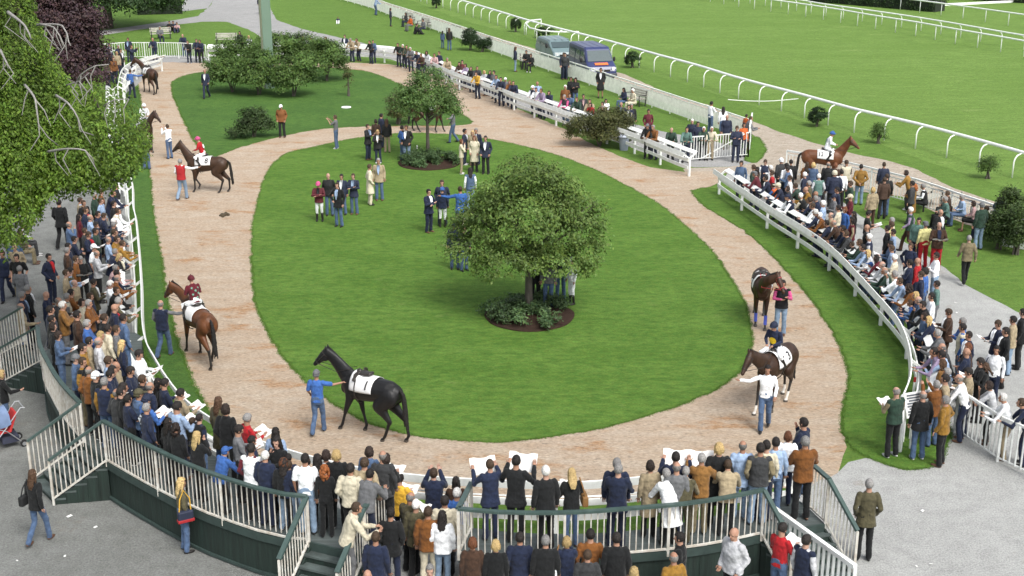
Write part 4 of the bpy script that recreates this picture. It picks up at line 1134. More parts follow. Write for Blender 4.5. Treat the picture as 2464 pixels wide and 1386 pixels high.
    for q in bandage:
        kn, ft, hf = feet[q]; mb = MB(); mb.tube([kn.lerp(ft,.25), kn.lerp(ft,.6), ft+Vector((0,0,.0))], [.052,.050,.052], 12)
        part('bandage', mb.mesh('bandage'), root).data.materials.append(mat('blue_bandage', (.08,.12,.55), .8))
    return root, face
def rider(hr, face, top, helmet, label, boots='r.wh', deco=None, h=1.62):
    M = Matrix.Rotation(-face, 4, 'Z'); p = hr.location+(M @ Vector((0,.10,.84)))
    r = person(p, math.degrees(face), 'rh', top, boots, helmet, h=h)
    r.name = 'person'; tag(r, label, 'person', 'jockeys on horseback'); return r
BAY = (.07,.027,.012)
H = {}
H[1] = horse((940,1061), (842,1032), (.011,.011,.012), 'black horse with a white number 1 cloth led by the person in blue', [(.30,0),(-.28,0),(.22,0),(-.30,.03)], yaw=-14, neck=6, number='1', bay=False)
H[2] = horse((504,878), (463,846), (.105,.040,.016), 'bright bay horse walking away under the jockey in starred maroon silks', [(.22,0),(-.16,0),(-.34,.0),(.28,0)], yaw=-20, neck=-4, number=None)
H[3] = horse((529,463), (470,461), (.045,.024,.014), 'brown horse wearing the number 8 cloth, facing left', [(.02,0),(-.05,.12),(.16,0),(-.16,0)], yaw=6, neck=14, number='8')
H[4] = horse((338,357), (366,371), (.040,.020,.013), 'dark bay horse half hidden by the weeping tree', [(.05,0),(.25,.22),(.1,0),(-.1,0)], yaw=-22, neck=8, number=None)
H[5] = horse((371,227), (352,221), (.055,.027,.017), 'dark bay horse with white cloth at the far left end of the track', [(.05,0),(-.1,0),(-.15,0),(.15,0)], yaw=-34, neck=4, number='9')
H[6] = horse((1826,757), (1829,795), (.040,.018,.010), 'dark bay horse with blue bandages led by the person in pink', [(.22,0),(-.12,0),(.1,0),(-.15,0)], yaw=-34, neck=-6, number='5', bandage=(0,1), rein=(.4,.04,.05))
H[7] = horse((1888,957), (1830,1000), (.036,.019,.012), 'dark horse wearing the number 3 cloth with white feet', [(-.15,0),(.28,0),(.25,0),(-.18,0)], yaw=8, neck=-10, number='3', socks=(1,2,3))
H[8] = horse((1945,444), (2012,447), (.115,.042,.018), 'chestnut bay horse wearing the number 12 cloth beyond the right crowd', [(.1,0),(-.1,0),(.1,0),(-.1,0)], yaw=12, neck=16, number='12')
H[9] = horse((1016,317), (1056,318), (.06,.03,.018), 'brown horse on the sand mostly hidden behind the small round tree', [(.2,0),(-.2,0),(-.2,0),(.2,0)], yaw=0, neck=0, number=None)
rider(*H[2], 's.mr', 'hm', 'jockey in maroon silks with green stars riding the bright bay horse')
rider(*H[3], 's.rd', 'hp', 'jockey in red silks riding the brown horse with number 8')
rider(*H[4], 's.wh', 'hw', 'jockey in white riding the dark horse behind the leaves')
rider(*H[7], 's.nv', 'hn', 'jockey in navy silks with a yellow disc riding horse number 3')
rider(*H[8], 's.wh', 'hb', 'jockey in white silks with a blue sash riding horse number 12')
def back_patch(root, pose, polys, col, name, off=.024, kind='s'):
    """flat cloth shapes sewn on the back of a garment: polys in (x, z) on the back"""
    S = skel(pose); T = S['T']; mb = MB()
    for poly in polys:
        c = [0, 0]; n = len(poly)
        for q in poly: c[0] += q[0]/n; c[1] += q[1]/n
        def P(x, z): return T((x, -(.122-.55*x*x*1.8-(.10*(z-1.38) if z > 1.38 else 0))-off, z))
        vs = [P(*c)]+[P((q[0]+c[0])/2, (q[1]+c[1])/2) for q in poly]+[P(*q) for q in poly]
        fs = [(0, 1+(i+1)%n, 1+i) for i in range(n)]+[(1+i, 1+(i+1)%n, 1+n+(i+1)%n, 1+n+i) for i in range(n)]
        vs2 = [v+Vector((0,-.006,0)) for v in vs]; mb.add(vs2, [f[::-1] for f in fs])
    me = mb.mesh(name); me.materials.append(CLOTH); return part(name, me, root, col)
def star(x, z, r): return [(x+(r if k % 2 == 0 else r*.42)*math.sin(PI*k/5), z+(r if k % 2 == 0 else r*.42)*math.cos(PI*k/5)) for k in range(10)]
def disc(x, z, rx, rz, n=20): return [(x+rx*math.sin(2*PI*k/n), z+rz*math.cos(2*PI*k/n)) for k in range(n)]
for o in list(C.objects):
    lb = o.get('label', '')
    if 'maroon silks' in lb: back_patch(o, 'rh', [star(-.09,1.37,.05), star(.02,1.28,.055), star(-.08,1.17,.05), star(.10,1.19,.05), star(.04,1.06,.055), star(.11,1.36,.04)], (.15,.28,.22), 'star')
    if 'red silks' in lb: back_patch(o, 'rh', [disc(0,1.27,.09,.10)], (.75,.75,.75), 'disc')
    if 'navy silks' in lb:   # the disc is on the chest, facing the camera
        p = back_patch(o, 'rh', [disc(0,1.24,.105,.115)], (.75,.52,.02), 'disc')
        S = skel('rh')
        for v in p.data.vertices:
            q = (S['T']((0,0,0))*0); M = Matrix.Rotation(R(S['lean']), 3, 'X'); piv = V(0,0,.95)
            w_ = M @ (v.co-piv); w_.y = -w_.y+.012; v.co = (Matrix.Rotation(-R(S['lean']), 3, 'X') @ w_)+piv
    if 'blue sash' in lb: back_patch(o, 'rh', [[(-.12,1.05),(-.06,1.05),(.13,1.38),(.08,1.42)]], (.04,.07,.40), 'sash')
# ------------------------------------------------------------ the crowd from the table
folk = []; zone = None
for ln_ in TAB.strip().split('\n'):
    if ln_.startswith('@'):
        zn, z, fc, grp = ln_[1:].split('|'); zone = (zn, float(z), float(fc), grp); continue
    a = ln_.split(); u, v = float(a[0]), float(a[1]); pose, top, bot, hair = a[2:6]; face = None; h = None; bulk = 1
    for e in a[6:]:
        if e.startswith('h='): h = float(e[2:])
        elif e.startswith('b='): bulk = float(e[2:])
        else: face = float(e)
    rr = random.Random(int(u*31+v*17))
    if face is None: face = zone[2]+rr.uniform(-22, 22)
    woman = hair in 'DBORKoke' and len(hair) == 1
    if h is None: h = (1.66 if woman else 1.75)+rr.uniform(-.05, .05)
    if woman and bulk == 1: bulk = .93
    bulk *= rr.uniform(.96, 1.06)
    S = skel(pose); tp = S['hm'] @ Vector((0, -.01, .135 if hair not in ('x','n') else .118)); s = h/1.75
    Z = zone[1]+tp.z*s; g_ = G(u, v, Z); fr = R(face)
    # ln: rows on a rail: the table gives the head, the feet follow from the pose
    off = Vector((tp.x*s*math.cos(fr)+tp.y*s*math.sin(fr), -tp.x*s*math.sin(fr)+tp.y*s*math.cos(fr), 0))
    loc = Vector((g_.x, g_.y, zone[1]))-off
    folk.append(dict(u=u, v=v, pose=pose, top=top, bot=bot, hair=hair, face=face, h=h, bulk=bulk, loc=loc, zone=zone[0], group=zone[3], d=pxm(loc)))
EDGE = {'left deck': [(101,871),(106,917),(126,961),(143,993),(203,1066),(258,1112),(340,1160),(420,1203),(500,1240),(560,1262),(620,1282),(690,1299),(744,1305),(880,1335)], 'right deck': [(1104,1336),(1200,1345),(1330,1347),(1440,1342),(1520,1335),(1640,1324),(1740,1308),(1832,1288),(1986,1261)]}
for zn_, px_e in EDGE.items():       # keep the people on a deck inside its railing
    E = [G(u, v, .95) for u, v in px_e]
    for f in folk:
        if f['zone'] != zn_: continue
        best = None
        for a, b in zip(E, E[1:]):
            d = b-a; t = max(0, min(1, (f['loc']-a).dot(d)/d.dot(d))); q = a+d*t; n_ = Vector((-d.y, d.x, 0)).normalized(); sd_ = (f['loc']-q).dot(n_)
            L_ = (f['loc']-q).length
            if best is None or L_ < best[0]: best = (L_, sd_, q, n_)
        L_, sd_, q, n_ = best; lim = .34
        if sd_ < lim:
            f['loc'] = f['loc']+n_*(lim-sd_)
            S = skel(f['pose']); tz = (S['hm'] @ Vector((0,-.01,.13))).z
            for k in range(12):
                if proj((f['loc'].x, f['loc'].y, .95+tz*f['h']/1.75))[1] < f['v'] and f['h'] > 1.56: f['h'] -= .012
folk.sort(key=lambda f: -f['d'])
LIMIT = 300
print('PEOPLE', len(folk))
POSEN = dict(st='standing', pk='standing with hands in pockets', ac='with crossed arms', rd='reading a paper', up='holding up a newspaper', ln='leaning forward', lh='leaning chin on hand', bk='with hands behind', wk='walking',
  hf='with a hand raised to the face', hp='with a hand on the hip', ld='leading a horse', ll='with one arm stretched out', tk='with one arm forward', cm='with both arms raised', ho='gesturing', sb='seated', sg='sitting on the ground', rh='riding')
WHERE = {'left crowd':'in the left crowd', 'left deck':'on the left deck', 'stairs':'on the middle stairs', 'passage':'between the two decks', 'yard':'below the right deck', 'right deck':'on the right deck', 'right corner':'at the right rail corner',
  'right crowd':'in the right crowd', 'right lawn':'on the right lawn', 'gate':'behind the white gate', 'far rail':'along the far rail', 'far lawn':'on the far lawn', 'far left':'by the far left rail', 'oval lawn':'on the oval lawn', 'paddock':'in the paddock'}
ORD = ['first','second','third','fourth','fifth','sixth','seventh','eighth','ninth','tenth','eleventh','twelfth','thirteenth','fourteenth','fifteenth','sixteenth','seventeenth','eighteenth','nineteenth','twentieth']
def tdesc(f, full=True):
    t = f['top'].split('.'); c = PAL[t[1]][0]; nm = TOPN[t[0]]
    s = f"{c} {nm}"
    if t[0] == 'v': s = f"{c} vest over {PAL[t[2]][0]} sleeves"
    return s
def bdesc(f):
    b = f['bot'].split('.'); c = PAL[b[-1]][0]
    if b[-1] == 'db' and b[0] != 'k': return 'blue jeans'
    if b[-1] == 'lj': return 'pale jeans'
    if b[0] == 'r': return 'white breeches'
    return c+(' skirt' if b[0] == 'k' else ' trousers')
CAPN = dict(cw='white cap', cc='cream cap', cg='grey cap', cn='navy cap', cb='blue cap', co='olive cap', fg='flat cap', hp='pink helmet', hb='blue helmet', hw='white helmet')
vis = folk[:LIMIT]
for f in vis:
    cap = CAPN.get(f['hair']); f['A'] = f"person in {tdesc(f)}"+(f" and {cap}" if cap else '')
def assign(fs, make):
    from collections import Counter
    for f in fs: f['try'] = make(f)
    cnt = Counter(f['try'] for f in vis if 'try' in f)
    for f in fs:
        if cnt[f['try']] == 1: f['label'] = f['try']
for mk in (lambda f: f"{f['A']} {POSEN[f['pose']]} {WHERE[f['zone']]}",
           lambda f: f"{f['A']} and {bdesc(f)} {POSEN[f['pose']] if f['pose'] != 'pk' else 'standing'} {WHERE[f['zone']]}" if ' and ' not in f['A'] else f['try']):
    todo = [f for f in vis if 'label' not in f]
    assign(todo, mk)
from collections import defaultdict
grp = defaultdict(list)
for f in vis:
    if 'label' not in f: grp[(f['A'], f['zone'])].append(f)
for (A, z), fs in grp.items():
    allf = sorted([f for f in vis if f['A'] == A and f['zone'] == z], key=lambda f: f['u'])
    for f in fs:
        k = allf.index(f)
        f['label'] = f"{A}, {'leftmost' if k == 0 else 'rightmost' if k == len(allf)-1 else ORD[k]+' from left'} of {len(allf)} {WHERE[z]}"
for f in vis:
    r = person(f['loc'], f['face'], f['pose'], f['top'], f['bot'], f['hair'], f['h'], f['bulk']); f['root'] = r
    f['label'] = ' '.join(f['label'].split()[:16]); tag(r, f['label'], 'person', f['group'])
    s = f['h']/1.75; M = r.matrix_basis.copy()
    W = lambda *p: Matrix.Translation(r.location) @ Matrix.Rotation(-R(f['face']), 4, 'Z') @ (Vector(p)*s)
    if f['pose'] in ('rd', 'up'):      # a held paper is a thing of its own
        big = f['pose'] == 'up'; S = skel(f['pose']); rr = random.Random(int(f['u']))
        w_, h_ = (.27,.34) if big else (rr.uniform(.16,.26), rr.uniform(.20,.30)); mb = MB()
        c = (S['wr']+S['Lwr'])/2+V(0,.10,.06 if not big else .03); c.x = 0; tl = R(62 if big else 28)
        n_ = 6
        for sgn in (-1, 1):
            vs = []
            for i in range(n_+1):
                x = sgn*w_*i/n_
                for k in range(4):
                    q = h_*(k/3-.5); b_ = .03*math.sin(i*1.3+k)*.4+.05*(1-i/n_)*-1
                    vs.append(c+V(x, q*math.cos(tl)+.12*(i/n_)**2*0-.0, q*math.sin(tl)+b_*.8))
            fs = [(i*4+k, i*4+k+1, (i+1)*4+k+1, (i+1)*4+k) for i in range(n_) for k in range(3)]
            m0 = len(mb.v); mb.add(vs, fs); mb.add([v+V(0,.0,-.004) for v in vs], [g[::-1] for g in fs])
        p = MB(); p.add([v for v in mb.v], mb.f); o = p.build('newspaper' if big else 'race_paper', PAPER, None, fix=False)
        o.location = r.location; o.rotation_euler = (0, 0, -R(f['face'])); o.scale = (s, s, s)
        core = f['A'].replace('person in ', '').replace(' and ', ' with ')
        lb = f"white paper held by the {' '.join(f['label'].split())}"
        tag(o, ' '.join(lb.split()[:16]), 'paper', 'race papers held by spectators')
# the people too small to count one by one
rest = folk[LIMIT:]
if rest:
    VV, LI, LT, CC = [], [], [], []; nv = 0; cache = {}
    for f in rest:
        r = person(f['loc'], f['face'], f['pose'], f['top'], f['bot'], f['hair'], f['h'], f['bulk'])
        Mr = Matrix.Translation(r.location) @ Matrix.Rotation(-R(f['face']), 4, 'Z') @ Matrix.Diagonal((*r.scale, 1))
        for ch in list(r.children):
            d = ch.data
            if d.name not in cache:
                co = np.empty(len(d.vertices)*3); d.vertices.foreach_get('co', co); li = np.empty(len(d.loops), int); d.loops.foreach_get('vertex_index', li); lt = np.empty(len(d.polygons), int); d.polygons.foreach_get('loop_total', lt)
                cache[d.name] = (co.reshape(-1, 3), li, lt)
            co, li, lt = cache[d.name]; MM = np.array(Mr @ ch.matrix_basis)
            VV.append(co @ MM[:3,:3].T+MM[:3,3]); LI.append(li+nv); LT.append(lt); nv += len(co); CC.append(np.repeat(np.array([tuple(ch.color)]), len(li), 0)); bpy.data.objects.remove(ch)
        bpy.data.objects.remove(r)
    VV, LI, LT, CC = [np.concatenate(q) for q in (VV, LI, LT, CC)]; me = bpy.data.meshes.new('distant_crowd')
    me.vertices.add(len(VV)); me.vertices.foreach_set('co', VV.reshape(-1)); me.loops.add(len(LI)); me.loops.foreach_set('vertex_index', LI); me.polygons.add(len(LT))
    me.polygons.foreach_set('loop_start', np.concatenate([[0], np.cumsum(LT)[:-1]])); me.polygons.foreach_set('loop_total', LT); me.update(); me.polygons.foreach_set('use_smooth', [True]*len(LT))
    ca = me.color_attributes.new('tint', 'FLOAT_COLOR', 'CORNER'); ca.data.foreach_set('color', CC.reshape(-1))
    m = bpy.data.materials.new('crowd_cloth'); n, l, b = nodes(m); at = n.new('ShaderNodeAttribute'); at.attribute_name = 'tint'
    l.new(at.outputs['Color'], b.inputs['Base Color']); b.inputs['Roughness'].default_value = .85; me.materials.append(m)
    o = bpy.data.objects.new('distant_crowd', me); C.objects.link(o); tag(o, 'the smallest distant spectators along the far rail and far lawn', 'crowd', kind='stuff')
# ------------------------------------------------------------ painted wood, metal and deck materials
WPAINT = mat('white_fence_paint', (.74,.76,.74), .55, .10, 5, .25, 30); WMETAL = mat('white_railing_paint', (.68,.70,.68), .5, .14, 9, .2, 40)
RUSTY = mat('worn_white_paint', (.62,.62,.58), .6, 0, 7, .2, 40, col2=(.40,.36,.30)); RAILW = mat('white_running_rail', (.80,.82,.80), .4, .04, 3)
GREENH = mat('green_handrail', (.045,.075,.068), .45, .2, 6, .1, 40); SKIRT = mat('dark_green_boards', (.010,.022,.017), .7, .35, 14, .6, 26, stretch=(1,1,.08))
DECKM = mat('grey_green_deck_boards', (.080,.098,.096), .75, .28, 3, .7, 22, stretch=(.35,5,1)); STEPM = mat('grey_green_steps', (.060,.078,.075), .7, .4, 4, .6, 22)
CREAMP = mat('cream_track_fence', (.80,.82,.76), .6, .12, 4, .2, 30)
def path_frames(pts):
    out = []
    for i, p in enumerate(pts):
        d = (pts[min(i+1, len(pts)-1)]-pts[max(i-1, 0)]); d.z = 0; d.normalize(); out.append((p, d, Vector((-d.y, d.x, 0))))
    return out
def paddock_fence(px, z, label, side=1, post_step=2.7, off=.30, end_low=None, shelf=True):
    """px: top edge of the ring-side board (at height z).  side: +1 when the spectators stand on the left of the path"""
    top = spline([G(u, v, z).xy.to_3d() for u, v in px], .45); root = empty('paddock_fence', (top[0].x, top[0].y, 0), 0, label, 'fence', 'white paddock fences')
    inv = Matrix.Translation(-root.location); fr = path_frames(top)
    post = [p+n_*(side*off) for p, d, n_ in fr]
    def board(name, line, zc, w, t, lean=0, m=WPAINT):
        mb = MB(); vs = []
        for (p, d, n_) in path_frames(line):
            n2 = n_*side; u_ = (Vector((0,0,1))*math.cos(lean)+n2*math.sin(lean)); v_ = (n2*math.cos(lean)-Vector((0,0,1))*math.sin(lean))
            c = inv @ Vector((p.x, p.y, zc))
            for i, j in ((-1,-1),(1,-1),(1,1),(-1,1)): vs.append(c+v_*(i*t/2)+u_*(j*w/2))
        n = len(line); fs = [(i*4+j, i*4+(j+1)%4, (i+1)*4+(j+1)%4, (i+1)*4+j) for i in range(n-1) for j in range(4)]+[(3,2,1,0), tuple(range(4*n-4, 4*n))]
        mb.add(vs, fs); return mb.build(name, m, root)
    board('top_board', top, z-.10, .20, .035, R(12))
    if shelf: board('leaning_board', [p+n_*(side*off*2) for p, d, n_ in fr], z-.06, .22, .035, R(62))
    for zz in (.76, .42): board('lower_board', [p+n_*(side*(off-.075)) for p, d, n_ in fr], zz, .15, .035)
    ps = resample(post, post_step)
    for (p, d, n_) in path_frames(ps):
        q = inv @ p; mb = MB(); mb.bar(q, q+Vector((0,0,z-.28)), .09, .09, up=d); a = q+Vector((0,0,z-.31))
        mb.bar(a, q-n_*side*(off-.03)+Vector((0,0,z-.12)), .07, .055, up=d)
        if shelf: mb.bar(a, q+n_*side*(off-.02)+Vector((0,0,z-.08)), .07, .055, up=d)
        mb.build('post', WPAINT, root)
    if end_low:      # the top rail sweeps down to the ground at the end
        e = G(*end_low, 0); p0 = top[-1]; mb = MB()
        ls = [Vector((p0.x,p0.y,z-.1)), Vector((p0.x,p0.y,z-.1)).lerp(Vector((e.x,e.y,.35)), .35)+Vector((0,0,.18)), Vector((e.x,e.y,.35))+Vector((0,0,.2)), Vector((e.x,e.y,0))]
        mb.tube([inv @ q for q in spline(ls, .2)], [(.05,.10)]*len(spline(ls, .2)), 8); mb.build('end_rail', WPAINT, root)
    return root
paddock_fence([(283,203),(288,262),(298,340),(310,400),(319,443),(321,494),(327,520),(334,590),(338,640),(341,691),(343,765),(352,818),(372,856),(402,905),(443,955),(503,1000),(590,1045),(688,1078),(758,1098),(857,1121),(976,1138),(1128,1150),(1343,1158),(1452,1154),(1528,1147),(1656,1130),(1780,1117),(1893,1104)], 1.15,
  'long white board fence curving round the left and near side of the ring', side=-1)
paddock_fence([(378,131),(345,139),(310,152),(291,170),(283,203)], 1.15, 'short white board fence curving at the far left corner of the ring', side=1, post_step=1.9)
paddock_fence([(498,110),(560,109),(640,107),(720,106),(792,107),(853,110),(908,113),(951,119),(987,129),(1036,147),(1080,168),(1140,189),(1190,206),(1239,224),(1300,245),(1351,263),(1408,281),(1504,312),(1560,334),(1618,357),(1646,367)], 1.15,
  'long white board fence along the far side of the ring', side=1, off=.32)
paddock_fence([(1717,406),(1745,425),(1791,456),(1857,499),(1930,543),(1999,592),(2064,657),(2107,704),(2136,736),(2161,768),(2181,812),(2191,860),(2189,905),(2172,948)], 1.15,
  'white board fence curving along the right crowd', side=1, end_low=(2165,1086))
def barred_fence(pts, h, label, name='bar_fence', spacing=.13, post=2.4, m=WMETAL, bar=.022, top=.05, group=None, zb=.12, midrail=False, solid=False, cat='fence'):
    """vertical bars between a top and a bottom rail; pts are world base points"""
    root = empty(name, pts[0], 0, label, cat, group); o = Vector(pts[0]); pts = [Vector(p)-o for p in pts]
    cs = resample(pts, post); mb = MB()
    for a, b in zip(pts, pts[1:]): mb.bar(a+Vector((0,0,h)), b+Vector((0,0,h)), top, top)
    mb.build('top_rail', m, root)
    mb = MB()
    for a, b in zip(pts, pts[1:]):
        mb.bar(a+Vector((0,0,zb)), b+Vector((0,0,zb)), .03, .035)
    mb.build('lower_rail', m, root)
    if midrail:
        mb = MB()
        for a, b in zip(pts, pts[1:]): mb.bar(a+Vector((0,0,h-.16)), b+Vector((0,0,h-.16)), .03, .035)
        mb.build('middle_rail', m, root)
    for i, p in enumerate(cs): mb = MB(); mb.bar(p-Vector((0,0,.02)), p+Vector((0,0,h)), .06, .06, up=(0,1,0)); mb.build('post', m, root)
    for a, b in zip(cs, cs[1:]):
        n = max(2, int((b-a).length/spacing)); mb = MB()
        for k in range(1, n): q = a.lerp(b, k/n); mb.bar(q+Vector((0,0,zb)), q+Vector((0,0,h-(.16 if midrail else .02))), bar, bar, up=(0,1,0))
        mb.build('bars', m, root)
    return root
def GP(px, z=0): return [G(u, v, z) for u, v in px]
track = resample(spline(GP([(640,-40),(740,-20),(880,17),(935,37),(965,47),(1051,76),(1118,100),(1190,127),(1297,164),(1338,178),(1400,199),(1470,224),(1544,250),(1608,272),(1658,290),(1740,318),(1806,342)]), .8), 1.4)
barred_fence(track, 1.12, 'long cream picket fence between the lawn and the racecourse', 'picket_fence', .15, 2.2, CREAMP, .06, .07, midrail=True)
rt = resample(spline(GP([(1890,420),(1960,432),(2080,462),(2138,478),(2173,486),(2250,512),(2330,543),(2400,565),(2480,600)]), .8), 1.4)
barred_fence(rt, 1.12, 'white barred fence behind the right crowd along the sandy track', 'picket_fence', .16, 2.2, WMETAL, .02, .07, midrail=True)
barred_fence(GP([(205,152),(225,146),(300,140),(372,140),(440,141),(497,146)]), 1.15, 'white barred fence at the far left below the lawn', 'bar_fence', .17, 2.5, WMETAL, .025, .05)
barred_fence(GP([(205,150),(232,160),(262,158),(300,160)]), 1.1, 'lower white barred fence at the far left corner', 'bar_fence', .17, 2.5, WMETAL, .025, .05)
# gate panels at the exit
gp = GP([(1636,392),(1672,388),(1800,378)])
gt = barred_fence([gp[0], gp[2]], 1.22, 'white barred gate with a diagonal brace at the exit of the ring', 'gate', .14, 6.6, WMETAL, .035, .05, zb=.14, cat='gate')
a, b = gp[0]-Vector(gt.location), gp[2]-Vector(gt.location); mb = MB(); mb.bar(a.lerp(b,.32)+Vector((0,-.03,.16)), a.lerp(b,.93)+Vector((0,-.03,1.18)), .03, .05); mb.build('brace', WMETAL, gt)
barred_fence(GP([(1800,378),(1806,342)]), 1.5, 'short white barred fence beside the gate', 'bar_fence', .14, 2.2, WMETAL, .03, .07)
barred_fence(GP([(2296,1040),(2342,1072),(2400,1112),(2449,1135),(2540,1185)]), 1.15, 'white barred fence on the right with spectators leaning over it', 'bar_fence', .17, 2.3, WMETAL, .035, .06, midrail=False)
# racecourse running rails: cane-shaped posts carry an offset rail
def run_rail(px, label, cane=True, step=2.15, h=1.15, side=1, r=.055, z=0, name='running_rail'):
    base = spline([G(u, v, 0) for u, v in px], 2); root = empty(name, base[0], 0, label, 'rail', 'racecourse running rails'); o = Vector(base[0])
    fr = path_frames([p-o for p in base]); rail = [p+n_*(side*(.42 if cane else 0))+Vector((0,0,h)) for p, d, n_ in fr]
    mb = MB(); mb.tube(rail, [(r,r*1.25)]*len(rail), 8); mb.build('rail', RAILW, root, smooth=True)
    ps = resample([p-o for p in base], step)
    for p, d, n_ in path_frames(ps):
        mb = MB(); q = n_*side
        if cane: mb.tube([p, p+Vector((0,0,h-.42)), p+q*.05+Vector((0,0,h-.26)), p+q*.16+Vector((0,0,h-.12)), p+q*.38+Vector((0,0,h-.05))], .035, 7)
        else: mb.tube([p, p+Vector((0,0,h))], .035, 7)
        mb.build('post', RAILW, root, smooth=True)
    return root
run_rail([(560,-150),(800,-75),(1000,0),(1075,22),(1135,41),(1202,63),(1252,80),(1330,103),(1450,136),(1573,174),(1659,199),(1753,231),(1859,262),(1915,278),(2041,316),(2185,353),(2352,402),(2520,455)], 'nearest white running rail with curved posts along the racecourse', side=1, step=2.3, r=.07)
run_rail([(1300,-60),(1560,-25),(1700,3),(1810,21),(1903,35),(2003,51),(2094,68),(2194,85),(2302,106),(2421,128),(2520,148)], 'front rail of the double white rails in the middle distance', cane=False, step=2.6)
run_rail([(1300,-70),(1560,-38),(1700,-8),(1830,12),(1920,26),(1996,40),(2090,54),(2180,68),(2290,87),(2400,108),(2520,130)], 'rear rail of the double white rails in the middle distance', side=-1, step=2.6)
run_rail([(1750,-45),(1960,-12),(2060,4),(2165,23),(2253,36),(2349,50),(2453,66),(2540,80)], 'farthest white running rail in front of the dark hedge', cane=False, step=3)
run_rail([(1302,72),(1275,75),(1266,84),(1275,94),(1302,101),(1340,104),(1392,104)], 'short hooked white rail behind the vans', cane=False, step=4, h=.9, r=.05)
mb = MB(); a, b = G(1750,275,0), G(1918,284,0); a.z = .85; b.z = 1.1; ms = [a.lerp(b, k/12)-Vector((0,0,.12*math.sin(PI*k/12))) for k in range(13)]; mb.tube(ms, .022, 5)
tag(mb.build('barrier_tape', RAILW), 'thin white tape stretched across the grass to the running rail', 'tape')
mb = MB(); a, b = G(2270,14), G(2440,6); mb.bar(a+Vector((0,0,.12)), b+Vector((0,0,.12)), .15, .22); tag(mb.build('low_barrier', RAILW), 'long low white barrier lying in front of the far hedge', 'barrier')
# ------------------------------------------------------------ viewing decks
DZ = .95
def railing(pts, label, h=1.0, spacing=.13, group='white barred deck railings', post_step=2.2, m=RUSTY):
    """green handrail on white bars; pts world points on the deck or the stairs"""
    root = empty('deck_railing', pts[0], 0, label, 'railing', group); o = Vector(pts[0]); P = [Vector(p)-o for p in pts]
    mb = MB()
    for a, b in zip(P, P[1:]): mb.bar(a+Vector((0,0,h)), b+Vector((0,0,h)), .10, .05)
    mb.build('handrail', GREENH, root); mb = MB()
    for a, b in zip(P, P[1:]): mb.bar(a+Vector((0,0,.06)), b+Vector((0,0,.06)), .045, .035)
    mb.build('bottom_rail', m, root); cs = resample(P, post_step)
    for p in cs: mb = MB(); w_ = rnd.uniform(.046,.058); mb.bar(p-Vector((0,0,.1)), p+Vector((0,0,h-rnd.uniform(.018,.024))), w_, w_+.003, up=(0,1,0)); mb.build('post', m, root)
    for a, b in zip(cs, cs[1:]):
        n = max(2, round((b-a).length/spacing)); mb = MB()
        for k in range(1, n): q = a.lerp(b, k/n); mb.bar(q+Vector((0,0,.06)), q+Vector((0,0,h-.03)), .022, .022, up=(0,1,0))
        mb.build('bars', m, root)
    return root
def deck(outer, inner, label):
    o_ = [G(u, v, DZ) for u, v in outer]; i_ = [G(u, v, DZ) for u, v in inner]; poly = spline(o_, .5)+spline(i_, .5)
    root = empty('viewing_deck', (0,0,0), 0, label, 'deck', 'raised viewing decks')
    mb = MB(); mb.prism([(p.x, p.y) for p in poly], DZ-.12, DZ); mb.build('deck_boards', DECKM, root)
    oo = spline(o_, .5); mb = MB()
    c = sum((p for p in poly), Vector())/len(poly)
    for a, b in zip(poly, poly[1:]+poly[:1]):
        m_ = (a+b)/2; ins = (c-m_).normalized()*.05; ins.z = 0
        a2, b2 = a+ins, b+ins; mb.bar(Vector((a2.x,a2.y,.40)), Vector((b2.x,b2.y,.40)), .03, .82)
    mb.build('board_skirt', SKIRT, root); mb = MB()
    for a, b in zip(oo, oo[1:]): mb.bar(Vector((a.x,a.y,DZ-.07)), Vector((b.x,b.y,DZ-.07)), .05, .17)
    mb.build('edge_beam', mat('green_beam', (.03,.05,.045), .6, .2, 6), root); mb = MB()
    for a, b in zip(oo, oo[1:]): mb.bar(Vector((a.x,a.y,.07)), Vector((b.x,b.y,.07)), .06, .06)
    mb.build('foot_board', mat('green_beam', (.03,.05,.045), .6, .2, 6), root)
    return root
O1 = [(101,871),(103,893),(106,917),(115,940),(126,961),(143,993),(170,1030),(203,1066)]
O2 = [(258,1112),(340,1160),(420,1203),(500,1240),(560,1262),(620,1282),(690,1299),(744,1305)]
I1 = [(940,1265),(860,1237),(750,1202),(640,1162),(560,1122),(480,1072),(420,1012),(375,955),(352,905),(340,860),(325,800)]
deck(O1+O2+[(825,1325),(880,1335)], I1+[(160,822),(100,850)], 'left curved viewing deck with dark green board skirt')
O4 = [(1104,1336),(1200,1345),(1330,1347),(1440,1342),(1520,1335),(1640,1324),(1740,1308),(1832,1288)]
I4 = [(1934,1212),(1900,1190),(1860,1200),(1780,1226),(1680,1250),(1550,1273),(1400,1284),(1250,1282),(1136,1270)]
deck(O4+[(1986,1261)], I4, 'right curved viewing deck with dark green board skirt')
def up(px): return spline([G(u, v, DZ) for u, v in px], .5)
railing(up(O1), 'curved rusty railing at the upper end of the left deck')
railing(up(O2), 'long curved railing along the outer edge of the left deck')
railing(up([(880,1335),(905,1305),(940,1265)]), 'short railing on the right edge of the left deck')
railing(up(O4), 'curved railing along the outer edge of the right deck')
railing(up([(1104,1336),(1120,1303),(1136,1270)]), 'short railing on the left edge of the right deck')
railing(up([(1934,1212),(1986,1261)]), 'short railing at the right end of the right deck')
